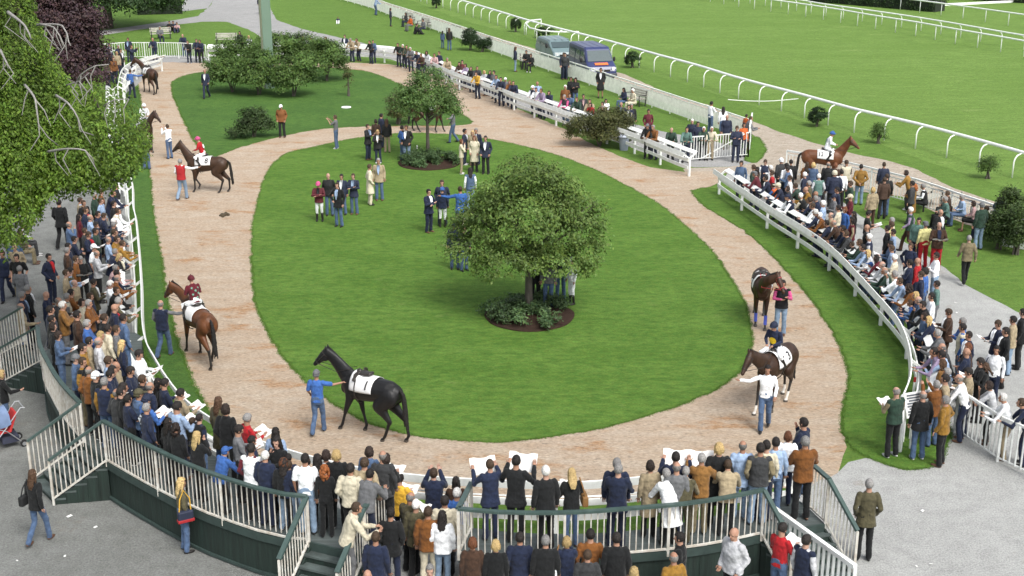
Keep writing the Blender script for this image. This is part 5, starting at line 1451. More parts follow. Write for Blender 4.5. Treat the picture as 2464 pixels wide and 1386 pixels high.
def stairs(L, Rr, run, label, n=5, group='wooden stairs of the viewing decks'):
    """L, Rr: top corners (world, at deck height); run: horizontal vector to the foot of the stairs"""
    root = empty('deck_stairs', ((L+Rr)/2).xy.to_3d(), 0, label, 'stairs', group); o = Vector(root.location); run = Vector((run.x, run.y, 0))
    for k in range(n):
        z = DZ*(1-(k+1)/(n+.0))+.0; t0, t1 = k/n, (k+1)/n; z = DZ-(k+1)*DZ/(n+1)
        q = [L+run*t0, Rr+run*t0, Rr+run*(t1+.02), L+run*(t1+.02)]; mb = MB(); mb.prism([(p.x-o.x, p.y-o.y) for p in q][::1], z-.045, z); mb.build('step', STEPM, root)
        mb = MB(); a, b = L+run*(t1-.02), Rr+run*(t1-.02); a, b = Vector((a.x-o.x,a.y-o.y,(z-.05)/2)), Vector((b.x-o.x,b.y-o.y,(z-.05)/2)); mb.bar(a, b, .03, z-.05); mb.build('riser', SKIRT, root)
    for P in (L, Rr):
        mb = MB(); k = (P-(L+Rr)/2).normalized()*-.03; p = P+k; v = [Vector((p.x-o.x,p.y-o.y,0)), Vector((p.x+run.x-o.x,p.y+run.y-o.y,0)), Vector((p.x+run.x-o.x,p.y+run.y-o.y,DZ/(n+1)-.05)), Vector((p.x-o.x,p.y-o.y,DZ-.05))]
        s_ = (Rr-L).normalized()*.02; mb.add([q-s_ for q in v]+[q+s_ for q in v], [(0,1,2,3),(7,6,5,4),(0,4,5,1),(1,5,6,2),(2,6,7,3),(3,7,4,0)]); mb.build('side_board', SKIRT, root)
    return root
def stair_set(Lp, Rp, run, label, rl=None, left=True, right=True):
    L, Rr = G(*Lp, DZ), G(*Rp, DZ); stairs(L, Rr, run, label)
    for P, on, nm in ((L, left, 'left'), (Rr, right, 'right')):
        if on: e = Vector((P.x+run.x*1.02, P.y+run.y*1.02, DZ/6-.05)); railing([P, e], f'sloping {nm} railing of the {rl}', post_step=3, spacing=.12)
run2 = G(132,1206,.1)-G(258,1112,DZ)
stair_set((203,1066), (258,1112), run2, 'wooden stairs on the left leading down from the left deck', 'left deck stairs')
run1 = G(10,925,.1)-G(100,873,DZ)
stair_set((62,822), (100,871), run1, 'upper wooden stairs at the left edge of the picture', 'stairs at the left picture edge')
run3 = G(672,1342,1.2)-G(738,1190,DZ+1.1)
stair_set((744,1305), (880,1335), run3, 'wooden stairs between the two viewing decks', 'stairs between the decks')
run4 = G(2062,1270,1.2)-G(1995,1145,DZ+1.1)
stair_set((1832,1290), (1986,1261), run4, 'wooden stairs at the right end of the right deck', 'right deck stairs')
barred_fence([G(1840,1340), G(2045,1500)], 1.2, 'white ramp fence on the gravel in front of the right stairs', 'bar_fence', .15, 2.2, WPAINT, .05, .09)
# posts with red tips and the notice stand
def marker(px, label, h=1.15):
    r = empty('marker_post', G(*px), 0, label, 'post', 'white marker posts with red tips')
    mb = MB(); mb.tube([(0,0,0),(0,0,h-.12)], .035, 8); mb.build('pole', WPAINT, r); mb = MB(); mb.tube([(0,0,h-.12),(0,0,h)], .038, 8); mb.build('red_tip', mat('red_paint', (.38,.02,.02), .5), r)
marker((2194,985), 'white post with red tip standing on the right verge', .9); marker((2190,1080), 'white post with red tip behind the notice stand', 1.2); marker((1888,1170), 'white post with red tip at the near right end of the fence', 1.3)
r = empty('notice_stand', G(2196,1060), R(20), 'grey printed notice board on a white stand at the rail corner', 'notice board')
mb = MB(); mb.bar((-.3,0,0), (-.3,0,1.0), .05, .05, up=(0,1,0)); mb.build('leg', WPAINT, r); mb = MB(); mb.bar((.3,0,0), (.3,0,1.0), .05, .05, up=(0,1,0)); mb.build('leg', WPAINT, r)
mb = MB(); mb.box((0,-.05,1.0), (.75,.04,.62), Matrix.Rotation(R(-18), 3, 'X')); mb.build('white_board', WPAINT, r, bevel=.006)
mb = MB(); M = Matrix.Rotation(R(-18), 3, 'X')
for k in range(8): mb.box(Vector((0,-.05,1.0))+M @ Vector((0,-.024,.24-k*.066)), (.64-.1*(k % 3 == 2),.006,.045), M)
mb.build('printed_lines', mat('dark_print', (.10,.11,.13), .7), r)
# tall square pole
r = empty('floodlight_pole', G(648,212), R(25), 'tall square grey green pole rising out of the shrubs', 'pole')
mb = MB(); mb.box((0,0,7), (.60,.60,14)); mb.build('shaft', mat('grey_green_pole', (.13,.20,.15), .5, .06, 1), r, bevel=.02)
mb = MB(); mb.box((-.303,.0,7), (.02,.45,14)); mb.build('cream_face', mat('cream_face', (.42,.43,.30), .5), r)
# litter bin
r = empty('litter_bin', G(1501,361), 0, 'grey plastic litter bin beside the round bush', 'bin')
mb = MB(); mb.tube([(0,0,0),(0,0,.68)], [.20,.27], 18); mb.build('body', mat('grey_plastic', (.20,.23,.28), .5), r, smooth=False); mb = MB(); mb.tube([(0,0,.68),(0,0,.72),(0,0,.76)], [.31,.31,.26], 18); mb.build('lid', mat('pale_plastic', (.42,.46,.55), .5), r)
mb = MB(); mb.tube([(0,0,.001),(0,0,.035)], [.30,.28], 16); o = mb.build('ground_plate', WPAINT); o.location = G(833,259)+Vector((0,0,.016)); tag(o, 'small round white cover lying flat on the upper lawn', 'cover')
mb = MB(); mb.box((0,0,.62), (2.6,.9,1.2)); mb.box((0,0,1.24), (2.66,.96,.05)); mb.box((0,-.455,.6), (2.5,.02,.03))
o = mb.build('utility_box', mat('white_cabinet', (.58,.62,.60), .5, .05, 2), bevel=.01); p = G(2452,607); o.location = (p.x+.9, p.y+.35, 0); o.rotation_euler = (0,0,R(-38)); tag(o, 'white metal cabinet at the right edge beside the shrubs', 'cabinet')
# benches
def bench(px, rz, label):
    r = empty('bench', G(*px), R(rz), label, 'bench', 'park benches on the lawns'); W = mat('pale_bench_wood', (.36,.35,.30), .7, .15, 6, .3); I = mat('dark_iron', (.03,.03,.032), .5)
    mb = MB()
    for k in range(4): mb.box((0,-.18+k*.12,.45), (1.7,.10,.035))
    mb.build('seat', W, r); mb = MB()
    for k in range(3): mb.box((0,.27+k*.02,.60+k*.13), (1.7,.03,.10), Matrix.Rotation(R(-10), 3, 'X'))
    mb.build('backrest', W, r)
    for x in (-.75,.75):
        mb = MB(); mb.bar((x,-.2,0),(x,-.2,.43),.05,.05,up=(0,1,0)); mb.bar((x,.22,0),(x,.32,.92),.05,.05,up=(0,1,0)); mb.bar((x,-.22,.42),(x,.24,.42),.05,.04); mb.bar((x,-.24,.64),(x,.28,.64),.05,.04); mb.bar((x,-.22,.43),(x,-.22,.64),.04,.04,up=(0,1,0)); mb.build('leg', I, r)
for px, rz, lb in (((1527,252), -60, 'bench by the track fence with two seated people in navy and cream'), ((1279,160), 25, 'bench under two people in black near the track fence'), ((985,57), -50, 'bench with a seated person in orange by the track fence'), ((1090,88), -60, 'empty bench beside a small shrub at the track fence'),
  ((1022,70), -50, 'bench with a seated person in grey by the track fence'), ((388,94), 20, 'bench on the far left lawn with one seated person'), ((2300,525), 40, 'bench on the right lawn below the seated person in light blue'), ((2372,545), 55, 'bench on the right lawn beside the evergreen shrubs'), ((2232,500), 45, 'bench with a seated person in black and white vest'), ((545,108), 5, 'dark bench on the lawn behind the pole')):
    bench(px, rz, lb)
# pushchair at the left edge
r = empty('pushchair', G(12,1075), R(-55), 'red and blue pushchair at the left picture edge', 'pushchair'); F = mat('silver_tube', (.45,.46,.48), .35, .05, metal=.7)
mb = MB()
for s in (-.24,.24):
    mb.tube([(s,-.42,.09),(s,.02,.55),(s,.42,1.02),(s,.52,1.0)], .014, 6); mb.tube([(s,.40,.09),(s,.05,.48),(s,-.22,.62)], .014, 6)
mb.tube([(-.24,.5,1.0),(.24,.5,1.0)], .014, 6); mb.build('frame', F, r)
mb = MB(); mb.box((0,-.02,.45), (.42,.36,.05)); mb.box((0,.22,.68), (.42,.06,.48), Matrix.Rotation(R(-22), 3, 'X')); mb.box((0,-.26,.28), (.40,.05,.22)); mb.build('seat', mat('red_fabric', (.45,.03,.03), .8), r, bevel=.01)
mb = MB(); vs = []; 
for i in range(9):
    for k in range(11):
        a_, b_ = PI*i/8, R(-15+95*k/10); vs.append((.27*math.cos(a_), .16-.40*math.cos(b_)*math.sin(a_)*.9, .66+.42*math.sin(b_)*math.sin(a_)**.5))
mb.add(vs, [(i*11+k, i*11+k+1, (i+1)*11+k+1, (i+1)*11+k) for i in range(8) for k in range(10)]); o = mb.build('hood', mat('blue_grey_fabric', (.14,.20,.33), .8), r, smooth=True, fix=False)
mb = MB(); mb.box((0,.12,.22), (.4,.4,.14)); mb.build('basket', mat('dark_mesh', (.03,.035,.06), .8), r)
for x in (-.26,.26):
    for y in (-.42,.40):
        w_ = MB(); w_.tube([(x-.03,y,.09),(x+.03,y,.09)], .09, 16); o = w_.build('wheel', mat('black_rubber', (.015,.015,.016), .8), r); w_ = MB(); w_.tube([(x-.035,y,.09),(x+.035,y,.09)], .05, 12); w_.build('hub', F, o)
# ------------------------------------------------------------ vans
GLASS = mat('van_glass', (.05,.075,.08), .12, .1, spec=.8); RUB = MATS['black_rubber']
def van(px, head, col, label, L=4.9, Wd=1.95, Hh=2.15, short=False, roofw=False, sign=None):
    r = empty('van', G(*px), head, label, 'van', 'parked vans beside the racecourse')   # +Y is the front
    P = mat('paint_'+label.split()[0], col, .3, .04, 2, spec=.6); hb = L/2
    if short: prof = [(-hb,.32),(-hb-.03,1.0),(-hb+.18,Hh-.08),(-hb+.5,Hh),(.35,Hh),(.75,Hh-.08),(1.55,1.22),(hb-.12,1.02),(hb,.78),(hb,.35)]
    else: prof = [(-hb,.35),(-hb,Hh-.12),(-hb+.15,Hh),(.9,Hh),(1.15,Hh-.12),(1.78,1.28),(hb-.18,1.02),(hb,.75),(hb,.38)]
    mb = MB(); n = len(prof); ns = 5; vs = []
    for k, x in enumerate((-1,-.90,0,.90,1)):
        for (y, z) in prof:
            tumble = 1-.10*max(0, (z-1.0)/(Hh-1.0)); yy = y-(.14*(abs(x) > .95))*(1 if y > .9 else 0); zz = z-(.07 if abs(x) > .95 and z > 1.3 else 0)
            vs.append((x*Wd/2*tumble, yy, zz))
    fs = [(k*n+i, k*n+(i+1)%n, (k+1)*n+(i+1)%n, (k+1)*n+i) for k in range(ns-1) for i in range(n)]+[tuple(range(n))[::-1], tuple(range((ns-1)*n, ns*n))]
    mb.add(vs, fs); mb.build('body', P, r, bevel=.035)
    def quad(name, pts, m, par=None, th=.02):
        mb = MB(); a = [Vector(p) for p in pts]; nn = (a[1]-a[0]).cross(a[2]-a[0]).normalized()*th; mb.add([p+nn for p in a]+[p-nn for p in a], [(0,1,2,3),(7,6,5,4),(0,4,5,1),(1,5,6,2),(2,6,7,3),(3,7,4,0)]); return mb.build(name, m, par or r)
    if short: wy = [(.80,Hh-.14),(1.50,1.27)]
    else: wy = [(1.20,Hh-.20),(1.76,1.32)]
    t0 = 1-.10*(wy[0][1]-1)/(Hh-1); t1 = 1-.10*(wy[1][1]-1)/(Hh-1); e = .02
    quad('windscreen', [(-Wd*.42*t0,wy[0][0]+e,wy[0][1]),(Wd*.42*t0,wy[0][0]+e,wy[0][1]),(Wd*.445*t1,wy[1][0]+e,wy[1][1]),(-Wd*.445*t1,wy[1][0]+e,wy[1][1])], GLASS)
    for s in (-1,1):
        def X(z): return s*(Wd/2*(1-.10*max(0,(z-1)/(Hh-1)))+.008)
        zt, zb_ = Hh-.28, 1.22; wins = [(.35,1.05,1.45),(-.75,.20,.20),(-2.1,-.9,-.9)] if not short else [(.25,.72,1.25),(-.95,.12,.12),(-1.95,-1.1,-1.1)]
        for y0, y1t, y1b in wins: quad('side_window', [(X(zb_),y0,zb_),(X(zb_),y1b,zb_),(X(zt),y1t,zt),(X(zt),y0,zt)], GLASS, th=.006)
        mb = MB(); mb.bar((s*(Wd/2+.006),.22,.5),(s*(Wd/2+.006),.22,1.2),.012,.012,up=(0,1,0)); mb.bar((s*(Wd/2+.006),-.82,.5),(s*(Wd/2+.006),-.82,1.2),.012,.012,up=(0,1,0)); mb.build('door_seam', RUB, r)
        mb = MB(); mb.ball((s*(Wd/2+.17),1.22 if not short else 1.05,1.36), (.09,.07,.16), 12, 8); mb.bar((s*Wd/2,1.2 if not short else 1.0,1.25),(s*(Wd/2+.15),1.22 if not short else 1.05,1.3),.04,.04); mb.build('wing_mirror', RUB, r, smooth=True)
        quad('headlight', [(s*Wd*.30,hb-.02,.98),(s*Wd*.47,hb-.16,.98),(s*Wd*.48,hb-.15,.78),(s*Wd*.31,hb+.01,.78)] if s > 0 else [(s*Wd*.47,hb-.16,.98),(s*Wd*.30,hb-.02,.98),(s*Wd*.31,hb+.01,.78),(s*Wd*.48,hb-.15,.78)], mat('headlight_glass', (.6,.62,.62), .15), th=.02)
        for y in (-hb+.95, hb-.95):
            w_ = MB(); w_.tube([(s*(Wd/2-.2),y,.34),(s*(Wd/2+.01),y,.34)], .34, 20); o = w_.build('wheel', RUB, r); w_ = MB(); w_.tube([(s*(Wd/2+.005),y,.34),(s*(Wd/2+.02),y,.34)], .19, 16); w_.build('rim', F, o)
    mb = MB(); mb.box((0,hb-.02,.48), (Wd*.97,.22,.26)); mb.build('bumper', mat('dark_bumper', (.05,.055,.065), .6), r, bevel=.03)
    mb = MB(); mb.box((0,hb+.005,.80), (Wd*.50,.04,.13)); mb.build('grille', RUB, r); mb = MB(); mb.tube([(0,hb+.02,.80),(0,hb+.035,.80)], .06, 14); mb.build('badge', F, r)
    mb = MB()
    for x in (-.5,-.17,.17,.5): mb.box((x*Wd*.8,-.4,Hh+.004), (.05,L*.55,.018))
    mb.build('roof_ribs', P, r)
    if sign:
        t = flat_text(sign, .20, 'lettering')
        q = quad('orange_sign', [(-.45,1.92,1.235),(.45,1.92,1.235),(.45,2.14,1.13),(-.45,2.14,1.13)], mat('orange_sign', (.75,.16,.04), .6), th=.012)
    return r
fd = G(1608,272)-G(1338,178); hd_ = math.atan2(-fd.x, fd.y)
BV = van((1424,186), hd_-R(8), (.028,.038,.115), 'blue van with an orange sign on its bonnet beyond the track fence', sign=' ')
van((1338,150), hd_-R(6), (.13,.19,.20), 'teal minivan parked behind the blue van', L=4.4, Wd=1.8, Hh=1.72, short=True)
# small things held or lying about
mb = MB()
for k in range(16):
    p = G(rnd.choice([rnd.uniform(20,600), rnd.uniform(2000,2440), rnd.uniform(1100,1800)]), rnd.uniform(1200,1380), 0) if k < 14 else G(rnd.uniform(2290,2420), rnd.uniform(690,1080), 0)
    mb2 = MB(); a_ = rnd.uniform(0, 6); s = rnd.uniform(.03,.08); M = Matrix.Rotation(a_, 3, 'Z')
    mb2.box((0,0,.012), (s*1.6,s,.006), M @ Matrix.Rotation(rnd.uniform(-.3,.3), 3, 'X')); o = mb2.build('paper_scrap', PAPER); o.location = p+Vector((0,0,.015)); tag(o, 'small white paper scrap lying on the gravel', 'litter', 'paper scraps on the gravel')
def held(f_key, fn):
    for f in vis:
        if abs(f['u']-f_key[0]) < 2 and abs(f['v']-f_key[1]) < 2: return fn(f)
def bag(f, side, col, label, z=.95, flap=None, strap=None):
    s = f['h']/1.75; r = empty('shoulder_bag', f['loc'], -R(f['face']), label, 'bag'); mb = MB(); mb.box((side*.24,-.02,z), (.12,.32,.22)); mb.build('pouch', mat('bag_'+col, PAL[col][1], .7), r, bevel=.03)
    if flap: mb = MB(); mb.box((side*.245,-.02,z-.10), (.13,.34,.07)); mb.build('base', mat('bag_'+flap, PAL[flap][1], .7), r, bevel=.015)
    mb = MB(); mb.tube([(side*.24,-.14,z+.1),(side*.20,-.10,1.30),(side*.15,.0,1.47),(side*.20,.10,1.30),(side*.24,.10,z+.1)], .014, 6); mb.build('strap', mat('bag_'+(strap or col), PAL[strap or col][1], .7), r)
held((437,1148), lambda f: bag(f, 1, 'nv', 'navy, red and yellow shoulder bag of the person in the olive shirt', flap='rd', strap='yl'))
held((1375,1124), lambda f: bag(f, 1, 'tn', 'small tan shoulder bag on the right deck', z=1.02))
held((78,1128), lambda f: bag(f, -1, 'bk', 'dark shoulder bag of the person walking on the left gravel', z=1.0))
held((1364,1289), lambda f: bag(f, -1, 'wh', 'white and navy shoulder bag below the right deck', flap='nv', strap='tn'))
held((2399,831), lambda f: bag(f, 1, 'nv', 'navy shoulder bag worn over a white shirt at right', z=.9))
def camc(f):
    r = empty('video_camera', f['loc'], -R(f['face']), 'black video camera held up by the person in grey', 'camera'); K = mat('black_plastic', (.02,.02,.022), .5)
    mb = MB(); mb.box((.02,.44,1.60), (.14,.34,.16)); mb.build('body', K, r, bevel=.02); mb = MB(); mb.tube([(.02,.6,1.6),(.02,.74,1.6)], .055, 12); mb.build('lens', K, r); mb = MB(); mb.box((.02,.44,1.72), (.05,.2,.03)); mb.build('handle', K, r)
held((806,276), camc)
def seven(f):
    S = skel(f['pose']); p = back_patch(f['root'], f['pose'], [[(0,1.10),(-.13,1.24),(0,1.38),(.13,1.24)]], (.62,.64,.68), 'white_diamond')
    t = flat_text('7', .20)
    for v in t.vertices: v.co = S['T']((-v.co.x*-1*1.0, -.160, 1.24+v.co.y))
    t.materials.append(INK); part('number', t, p)
held((357,949), seven)
def disc_w(f): back_patch(f['root'], f['pose'], [disc(0,1.22,.085,.09)], (.62,.62,.60), 'disc', off=.035)
held((433,381), disc_w)
# ------------------------------------------------------------ foliage
def leafmat(name, col, var=.35, trans=.25, rough=.55):
    m = bpy.data.materials.new(name); MATS[name] = m; n, l, b = nodes(m); at = n.new('ShaderNodeAttribute'); at.attribute_name = 'tint'
    mx = n.new('ShaderNodeMix'); mx.data_type = 'RGBA'; mx.blend_type = 'MULTIPLY'; mx.inputs[0].default_value = 1; mx.inputs[6].default_value = (*col, 1); l.new(at.outputs['Color'], mx.inputs[7])
    l.new(mx.outputs[2], b.inputs['Base Color']); b.inputs['Roughness'].default_value = rough; b.inputs['Specular IOR Level'].default_value = .25
    tr = n.new('ShaderNodeBsdfTranslucent'); l.new(mx.outputs[2], tr.inputs[0]); ms = n.new('ShaderNodeMixShader'); ms.inputs[0].default_value = trans
    out = n['Material Output']; l.new(b.outputs[0], ms.inputs[1]); l.new(tr.outputs[0], ms.inputs[2]); l.new(ms.outputs[0], out.inputs[0]); return m
def leaves(name, pts, size, m, parent=None, tint=None, droop=0, aspect=.55, out=None, seed=1):
    """one small folded leaf (two quads) per point"""
    rs = np.random.RandomState(seed); N = len(pts); P = np.asarray(pts, float)
    nrm = rs.normal(size=(N,3)); nrm[:,2] = np.abs(nrm[:,2])+.35
    if out is not None: nrm = nrm*.75+out*1.0
    nrm /= np.linalg.norm(nrm, axis=1)[:,None]
    d = rs.normal(size=(N,3)); d[:,2] -= droop; d -= nrm*(d*nrm).sum(1)[:,None]; d /= np.linalg.norm(d, axis=1)[:,None]; s = np.cross(nrm, d)
    sz = size*rs.uniform(.6, 1.35, N)[:,None]; w_ = sz*aspect
    v = np.empty((N,4,3)); v[:,0] = P; v[:,1] = P+d*sz*.5+s*w_*.5; v[:,2] = P+d*sz-nrm*sz*.12; v[:,3] = P+d*sz*.5-s*w_*.5
    me = bpy.data.meshes.new(name); me.vertices.add(N*4); me.vertices.foreach_set('co', v.reshape(-1)); me.loops.add(N*4); me.loops.foreach_set('vertex_index', np.arange(N*4))
    me.polygons.add(N); me.polygons.foreach_set('loop_start', np.arange(0, N*4, 4)); me.polygons.foreach_set('loop_total', np.full(N, 4)); me.update()
    t = rs.uniform(.7, 1.3, N) if tint is None else tint*rs.uniform(.78, 1.22, N); c = np.ones((N,4,4)); 
    yl = rs.uniform(.9, 1.15, N); c[:,:,0] = (t*yl)[:,None]; c[:,:,1] = t[:,None]; c[:,:,2] = (t*rs.uniform(.7,1.1,N))[:,None]
    ca = me.color_attributes.new('tint', 'FLOAT_COLOR', 'CORNER'); ca.data.foreach_set('color', c.reshape(-1)); me.materials.append(m)
    o = bpy.data.objects.new(name, me); C.objects.link(o); o.parent = parent; return o
def clump_cloud(lobes, n, per, spread, seed=1, fill=.55, gap=.0, gsc=1.6, flat=.6):
    """clumps scattered through ellipsoid lobes (cx,cy,cz,rx,ry,rz), denser near the shell, with holes; returns points, tint, outward"""
    rs = np.random.RandomState(seed); vol = np.array([l[3]*l[4]*l[5] for l in lobes])**.8; pick = rs.choice(len(lobes), n, p=vol/vol.sum()); pts = []; tint = []; outs = []
    for i in pick:
        cx, cy, cz, rx, ry, rz = lobes[i]; u = rs.normal(size=3); u /= np.linalg.norm(u)
        if u[2] < -.55: u[2] *= -.4
        r = fill+(1.06-fill)*rs.rand()**.6; p = np.array([cx+u[0]*rx*r, cy+u[1]*ry*r, cz+u[2]*rz*r])
        nv = noise.noise(Vector(p)*gsc)
        if nv < -.30+gap: continue
        t = np.clip(1+.55*noise.noise(Vector(p)*1.1+Vector((9,3,1))), .6, 1.45); m = rs.randint(int(per*.6), int(per*1.4)+1)
        q = rs.normal(size=(m,3))*np.array([spread, spread, spread*flat])+p; pts.append(q); tint += [t]*m; o = u*np.array([1/rx,1/ry,1/rz]); o /= np.linalg.norm(o); outs.append(np.repeat(o[None], m, 0))
    return np.concatenate(pts), np.array(tint), np.concatenate(outs)
BARK = mat('grey_bark', (.085,.075,.062), .9, .3, 12, .8, 30, stretch=(1,1,.3)); TWIG = mat('pale_dead_twigs', (.24,.23,.22), .9, .2, 10)
def trunk(parent, h, r, lobes, nb=9, seed=3, lean=(0,0), m=BARK, br=.35):
    rs = random.Random(seed); mb = MB(); mb.tube([(0,0,-.05),(lean[0]*.3,lean[1]*.3,h*.4),(lean[0]*.7,lean[1]*.7,h*.8),(lean[0],lean[1],h)], [r*1.25,r,r*.85,r*.6], 12); mb.build('trunk', m, parent, smooth=True)
    for k in range(nb):
        L = rs.choice(lobes); z0 = h*rs.uniform(.75,1); a = Vector((lean[0]*.9,lean[1]*.9,z0)); e = Vector((L[0]+rs.uniform(-.6,.6)*L[3], L[1]+rs.uniform(-.6,.6)*L[4], L[2]+rs.uniform(-.2,.6)*L[5]))
        mid = a.lerp(e,.5)+Vector((rs.uniform(-.2,.2),rs.uniform(-.2,.2),.15)); mb = MB(); mb.tube([a, a.lerp(mid,.5)+Vector((0,0,.05)), mid, e], [r*.45,r*.36,r*.25,r*.08], 7); mb.build('limb', m, parent, smooth=True)
M_LIND = leafmat('yellow_green_leaf', (.115,.185,.050)); M_LIND2 = leafmat('mid_green_leaf', (0.0864,0.1548,0.0468)); M_BEECH = leafmat('beech_leaf', (0.0972,0.1692,0.0252), trans=.3); M_COP = leafmat('copper_leaf', (0.0540,0.0324,0.0396), trans=.15)
M_DARK = leafmat('dark_green_leaf', (0.0324,0.0648,0.0230), trans=.15); M_BUSH = leafmat('shrub_leaf', (0.0828,0.1476,0.0396)); M_TOP = leafmat('clipped_leaf', (0.0144,0.0360,0.0101), trans=.1); M_OLV = leafmat('olive_shrub_leaf', (0.0756,0.0864,0.0324), trans=.15); M_CON = leafmat('conifer_leaf', (0.0432,0.0756,0.0202), trans=.1); M_BED = leafmat('rose_leaf', (0.0612,0.1080,0.0468))
def tree(px, label, lobes, h, r, n, per, spread, leaf, m, seed, name='tree', nb=9, gap=0, lean=(0,0), cat='tree', group=None, droop=.3, gsc=1.6, **kw):
    root = empty(name, G(*px), 0, label, cat, group); trunk(root, h, r, lobes, nb, seed, lean)
    p, t, o = clump_cloud(lobes, n, per, spread, seed, gap=gap, gsc=gsc); leaves('crown', p, leaf, m, root, t, droop, out=o, seed=seed); return root
def bed(px, rad, label, seed, n=14):
    root = empty('planting_bed', G(*px), 0, label, 'flower bed', 'round planting beds under the lawn trees'); mb = MB(); ring = [(rad*(1+.03*math.sin(5*a))*math.cos(a), rad*(1+.03*math.cos(4*a))*math.sin(a)) for a in [2*PI*k/48 for k in range(48)]]
    mb.prism(ring, .014, .05); mb.build('soil', SOIL, root); rs = random.Random(seed)
    for k in range(n):
        q = rs.uniform(.2,.93)*rad; a = 2*PI*k/n*3.4; s = rs.uniform(.24,.42)
        p, t, o = clump_cloud([(q*math.cos(a), q*math.sin(a), s*.75, s, s, s*.8)], 34, 12, .06, seed*31+k, fill=.3); leaves('low_shrub', p, .085, M_BED, root, t*rs.uniform(.8,1.25), out=o, seed=k)
tree((1272,752), 'larger round tree with yellowish green leaves in the middle of the oval lawn', [(0,0,3.3,1.7,1.7,1.3),(-1.15,.3,2.75,1.15,1.1,.95),(1.25,-.1,2.95,1.1,1.1,1.0),(.15,-.2,4.35,1.1,1.1,.75),(-.6,-.6,1.95,1.2,1.2,.6),(.8,-.5,1.9,1.25,1.1,.6),(-1.9,0,2.1,.85,.7,.65),(.9,-.6,1.9,.9,.8,.55),(1.85,.1,2.0,.6,.6,.6),(-.9,-.2,3.9,.8,.8,.6),(1.1,-.3,4.0,.75,.8,.55),(2.1,0,3.6,.35,.4,.3),(-1.9,-.1,3.3,.4,.5,.4)], 1.9, .12, 1500, 34, .13, .10, M_LIND, 5, nb=16, gap=.10, droop=.7, gsc=2.1)
tree((1030,380), 'smaller round green tree at the far end of the oval lawn', [(0,0,3.0,1.45,1.45,1.2),(-.7,.2,2.7,1.0,1.0,.8),(.7,0,2.6,1.0,1.0,.7),(.1,0,3.9,.8,.8,.55),(1.1,-.1,2.3,.55,.55,.4)], 2.1, .085, 620, 30, .13, .11, M_LIND2, 8, nb=10, gap=.12, droop=.5, gsc=2.2)
bed((1274,762), 1.42, 'round planting bed under the larger tree with low leafy shrubs', 4, 34); bed((1033,394), 1.5, 'round planting bed under the smaller tree with low leafy shrubs', 7, 32)
mb = MB(); mb.tube([(0,0,0),(0,0,.55)], .03, 8); o = mb.build('stake', WPAINT); o.location = G(1004,376); tag(o, 'short white stake in the lawn by the smaller tree', 'stake')
def shrub(px, label, lobes, n, per, spread, leaf, m, seed, name='shrub', group=None, cat='shrub', fill=.5, gap=0, stems=6, droop=-.2, gsc=1.6):
    root = empty(name, G(*px), 0, label, cat, group); rs = random.Random(seed); mb = MB()
    for k in range(stems):
        L = rs.choice(lobes); e = Vector((L[0]+rs.uniform(-.5,.5)*L[3], L[1]+rs.uniform(-.5,.5)*L[4], L[2]+.3*L[5])); mb.tube([(rs.uniform(-.1,.1),rs.uniform(-.1,.1),-.02), e*.5+Vector((0,0,.1)), e], [.035,.025,.01], 6)
    mb.build('stems', BARK, root); p, t, o = clump_cloud(lobes, n, per, spread, seed, fill=fill, gap=gap, gsc=gsc); p[:,2] = np.maximum(p[:,2], .02); leaves('foliage', p, leaf, m, root, t, droop, out=o, seed=seed); return root
G1 = 'tall leafy shrubs round the pole'
for px, lb, lobes, n, sd_ in (((560,222), 'leftmost tall shrub of the thicket round the pole', [(0,0,1.3,1.5,1.3,1.3),(-.6,0,2.1,1.0,1.0,.7)], 300, 21), ((622,228), 'tall shrub in front of the pole', [(0,0,1.4,1.5,1.3,1.4),(.3,0,2.6,1.1,1,.6)], 330, 22), ((705,232), 'tall shrub in the thicket right of the pole', [(0,0,1.3,1.4,1.2,1.3),(.5,.1,2.4,1.1,1,.6)], 320, 23),
  ((785,195), 'rightmost darker shrub of the thicket round the pole', [(0,0,1.6,1.35,1.3,1.6),(.2,0,2.5,.9,.9,.6)], 330, 24), ((585,185), 'shrub at the back left of the thicket', [(0,0,1.6,1.8,1.3,1.5),(-.6,0,2.3,1.3,1.0,.8)], 300, 25), ((665,180), 'shrub at the back of the thicket behind the pole', [(0,0,1.8,1.9,1.2,1.6),(.4,0,2.7,1.3,1,.7)], 320, 26), ((735,178), 'shrub at the back right of the thicket', [(0,0,1.8,1.5,1.2,1.5)], 280, 27)):
    shrub(px, lb, [tuple(list(l[:2])+[l[2]*.86]+list(l[3:5])+[l[5]*.84]) for l in lobes], int(n*1.1), 38, .17, .13, M_BUSH, sd_, group=G1, droop=-1.2, gap=.12, gsc=1.9)
shrub((612,330), 'low dark green shrub on the upper lawn beside the person in rust brown', [(-.1,0,.75,.75,.6,.75),(.5,0,.6,.6,.5,.55),(-.6,-.5,.32,.9,.4,.32),(.1,.2,1.15,.5,.5,.4)], 320, 34, .13, .10, leafmat('dull_shrub_leaf', (0.0396,0.0684,0.0252)), 31, gap=.04)
shrub((958,300), 'brownish shrub half hidden behind the smaller tree', [(0,0,.9,.55,.55,.9),(.5,.2,.6,.5,.5,.6)], 160, 30, .14, .11, M_OLV, 32)
shrub((838,232), 'slender young sapling with sparse leaves on the upper lawn', [(0,0,1.1,.22,.22,.95)], 45, 18, .09, .10, M_OLV, 33, stems=3)
shrub((1445,352), 'large rounded olive green bush by the far fence', [(-.75,.1,.85,.95,.9,.85),(.55,0,.95,1.2,1.0,.95),(.2,0,1.45,.8,.8,.45)], 560, 40, .13, .10, M_OLV, 34, fill=.6)
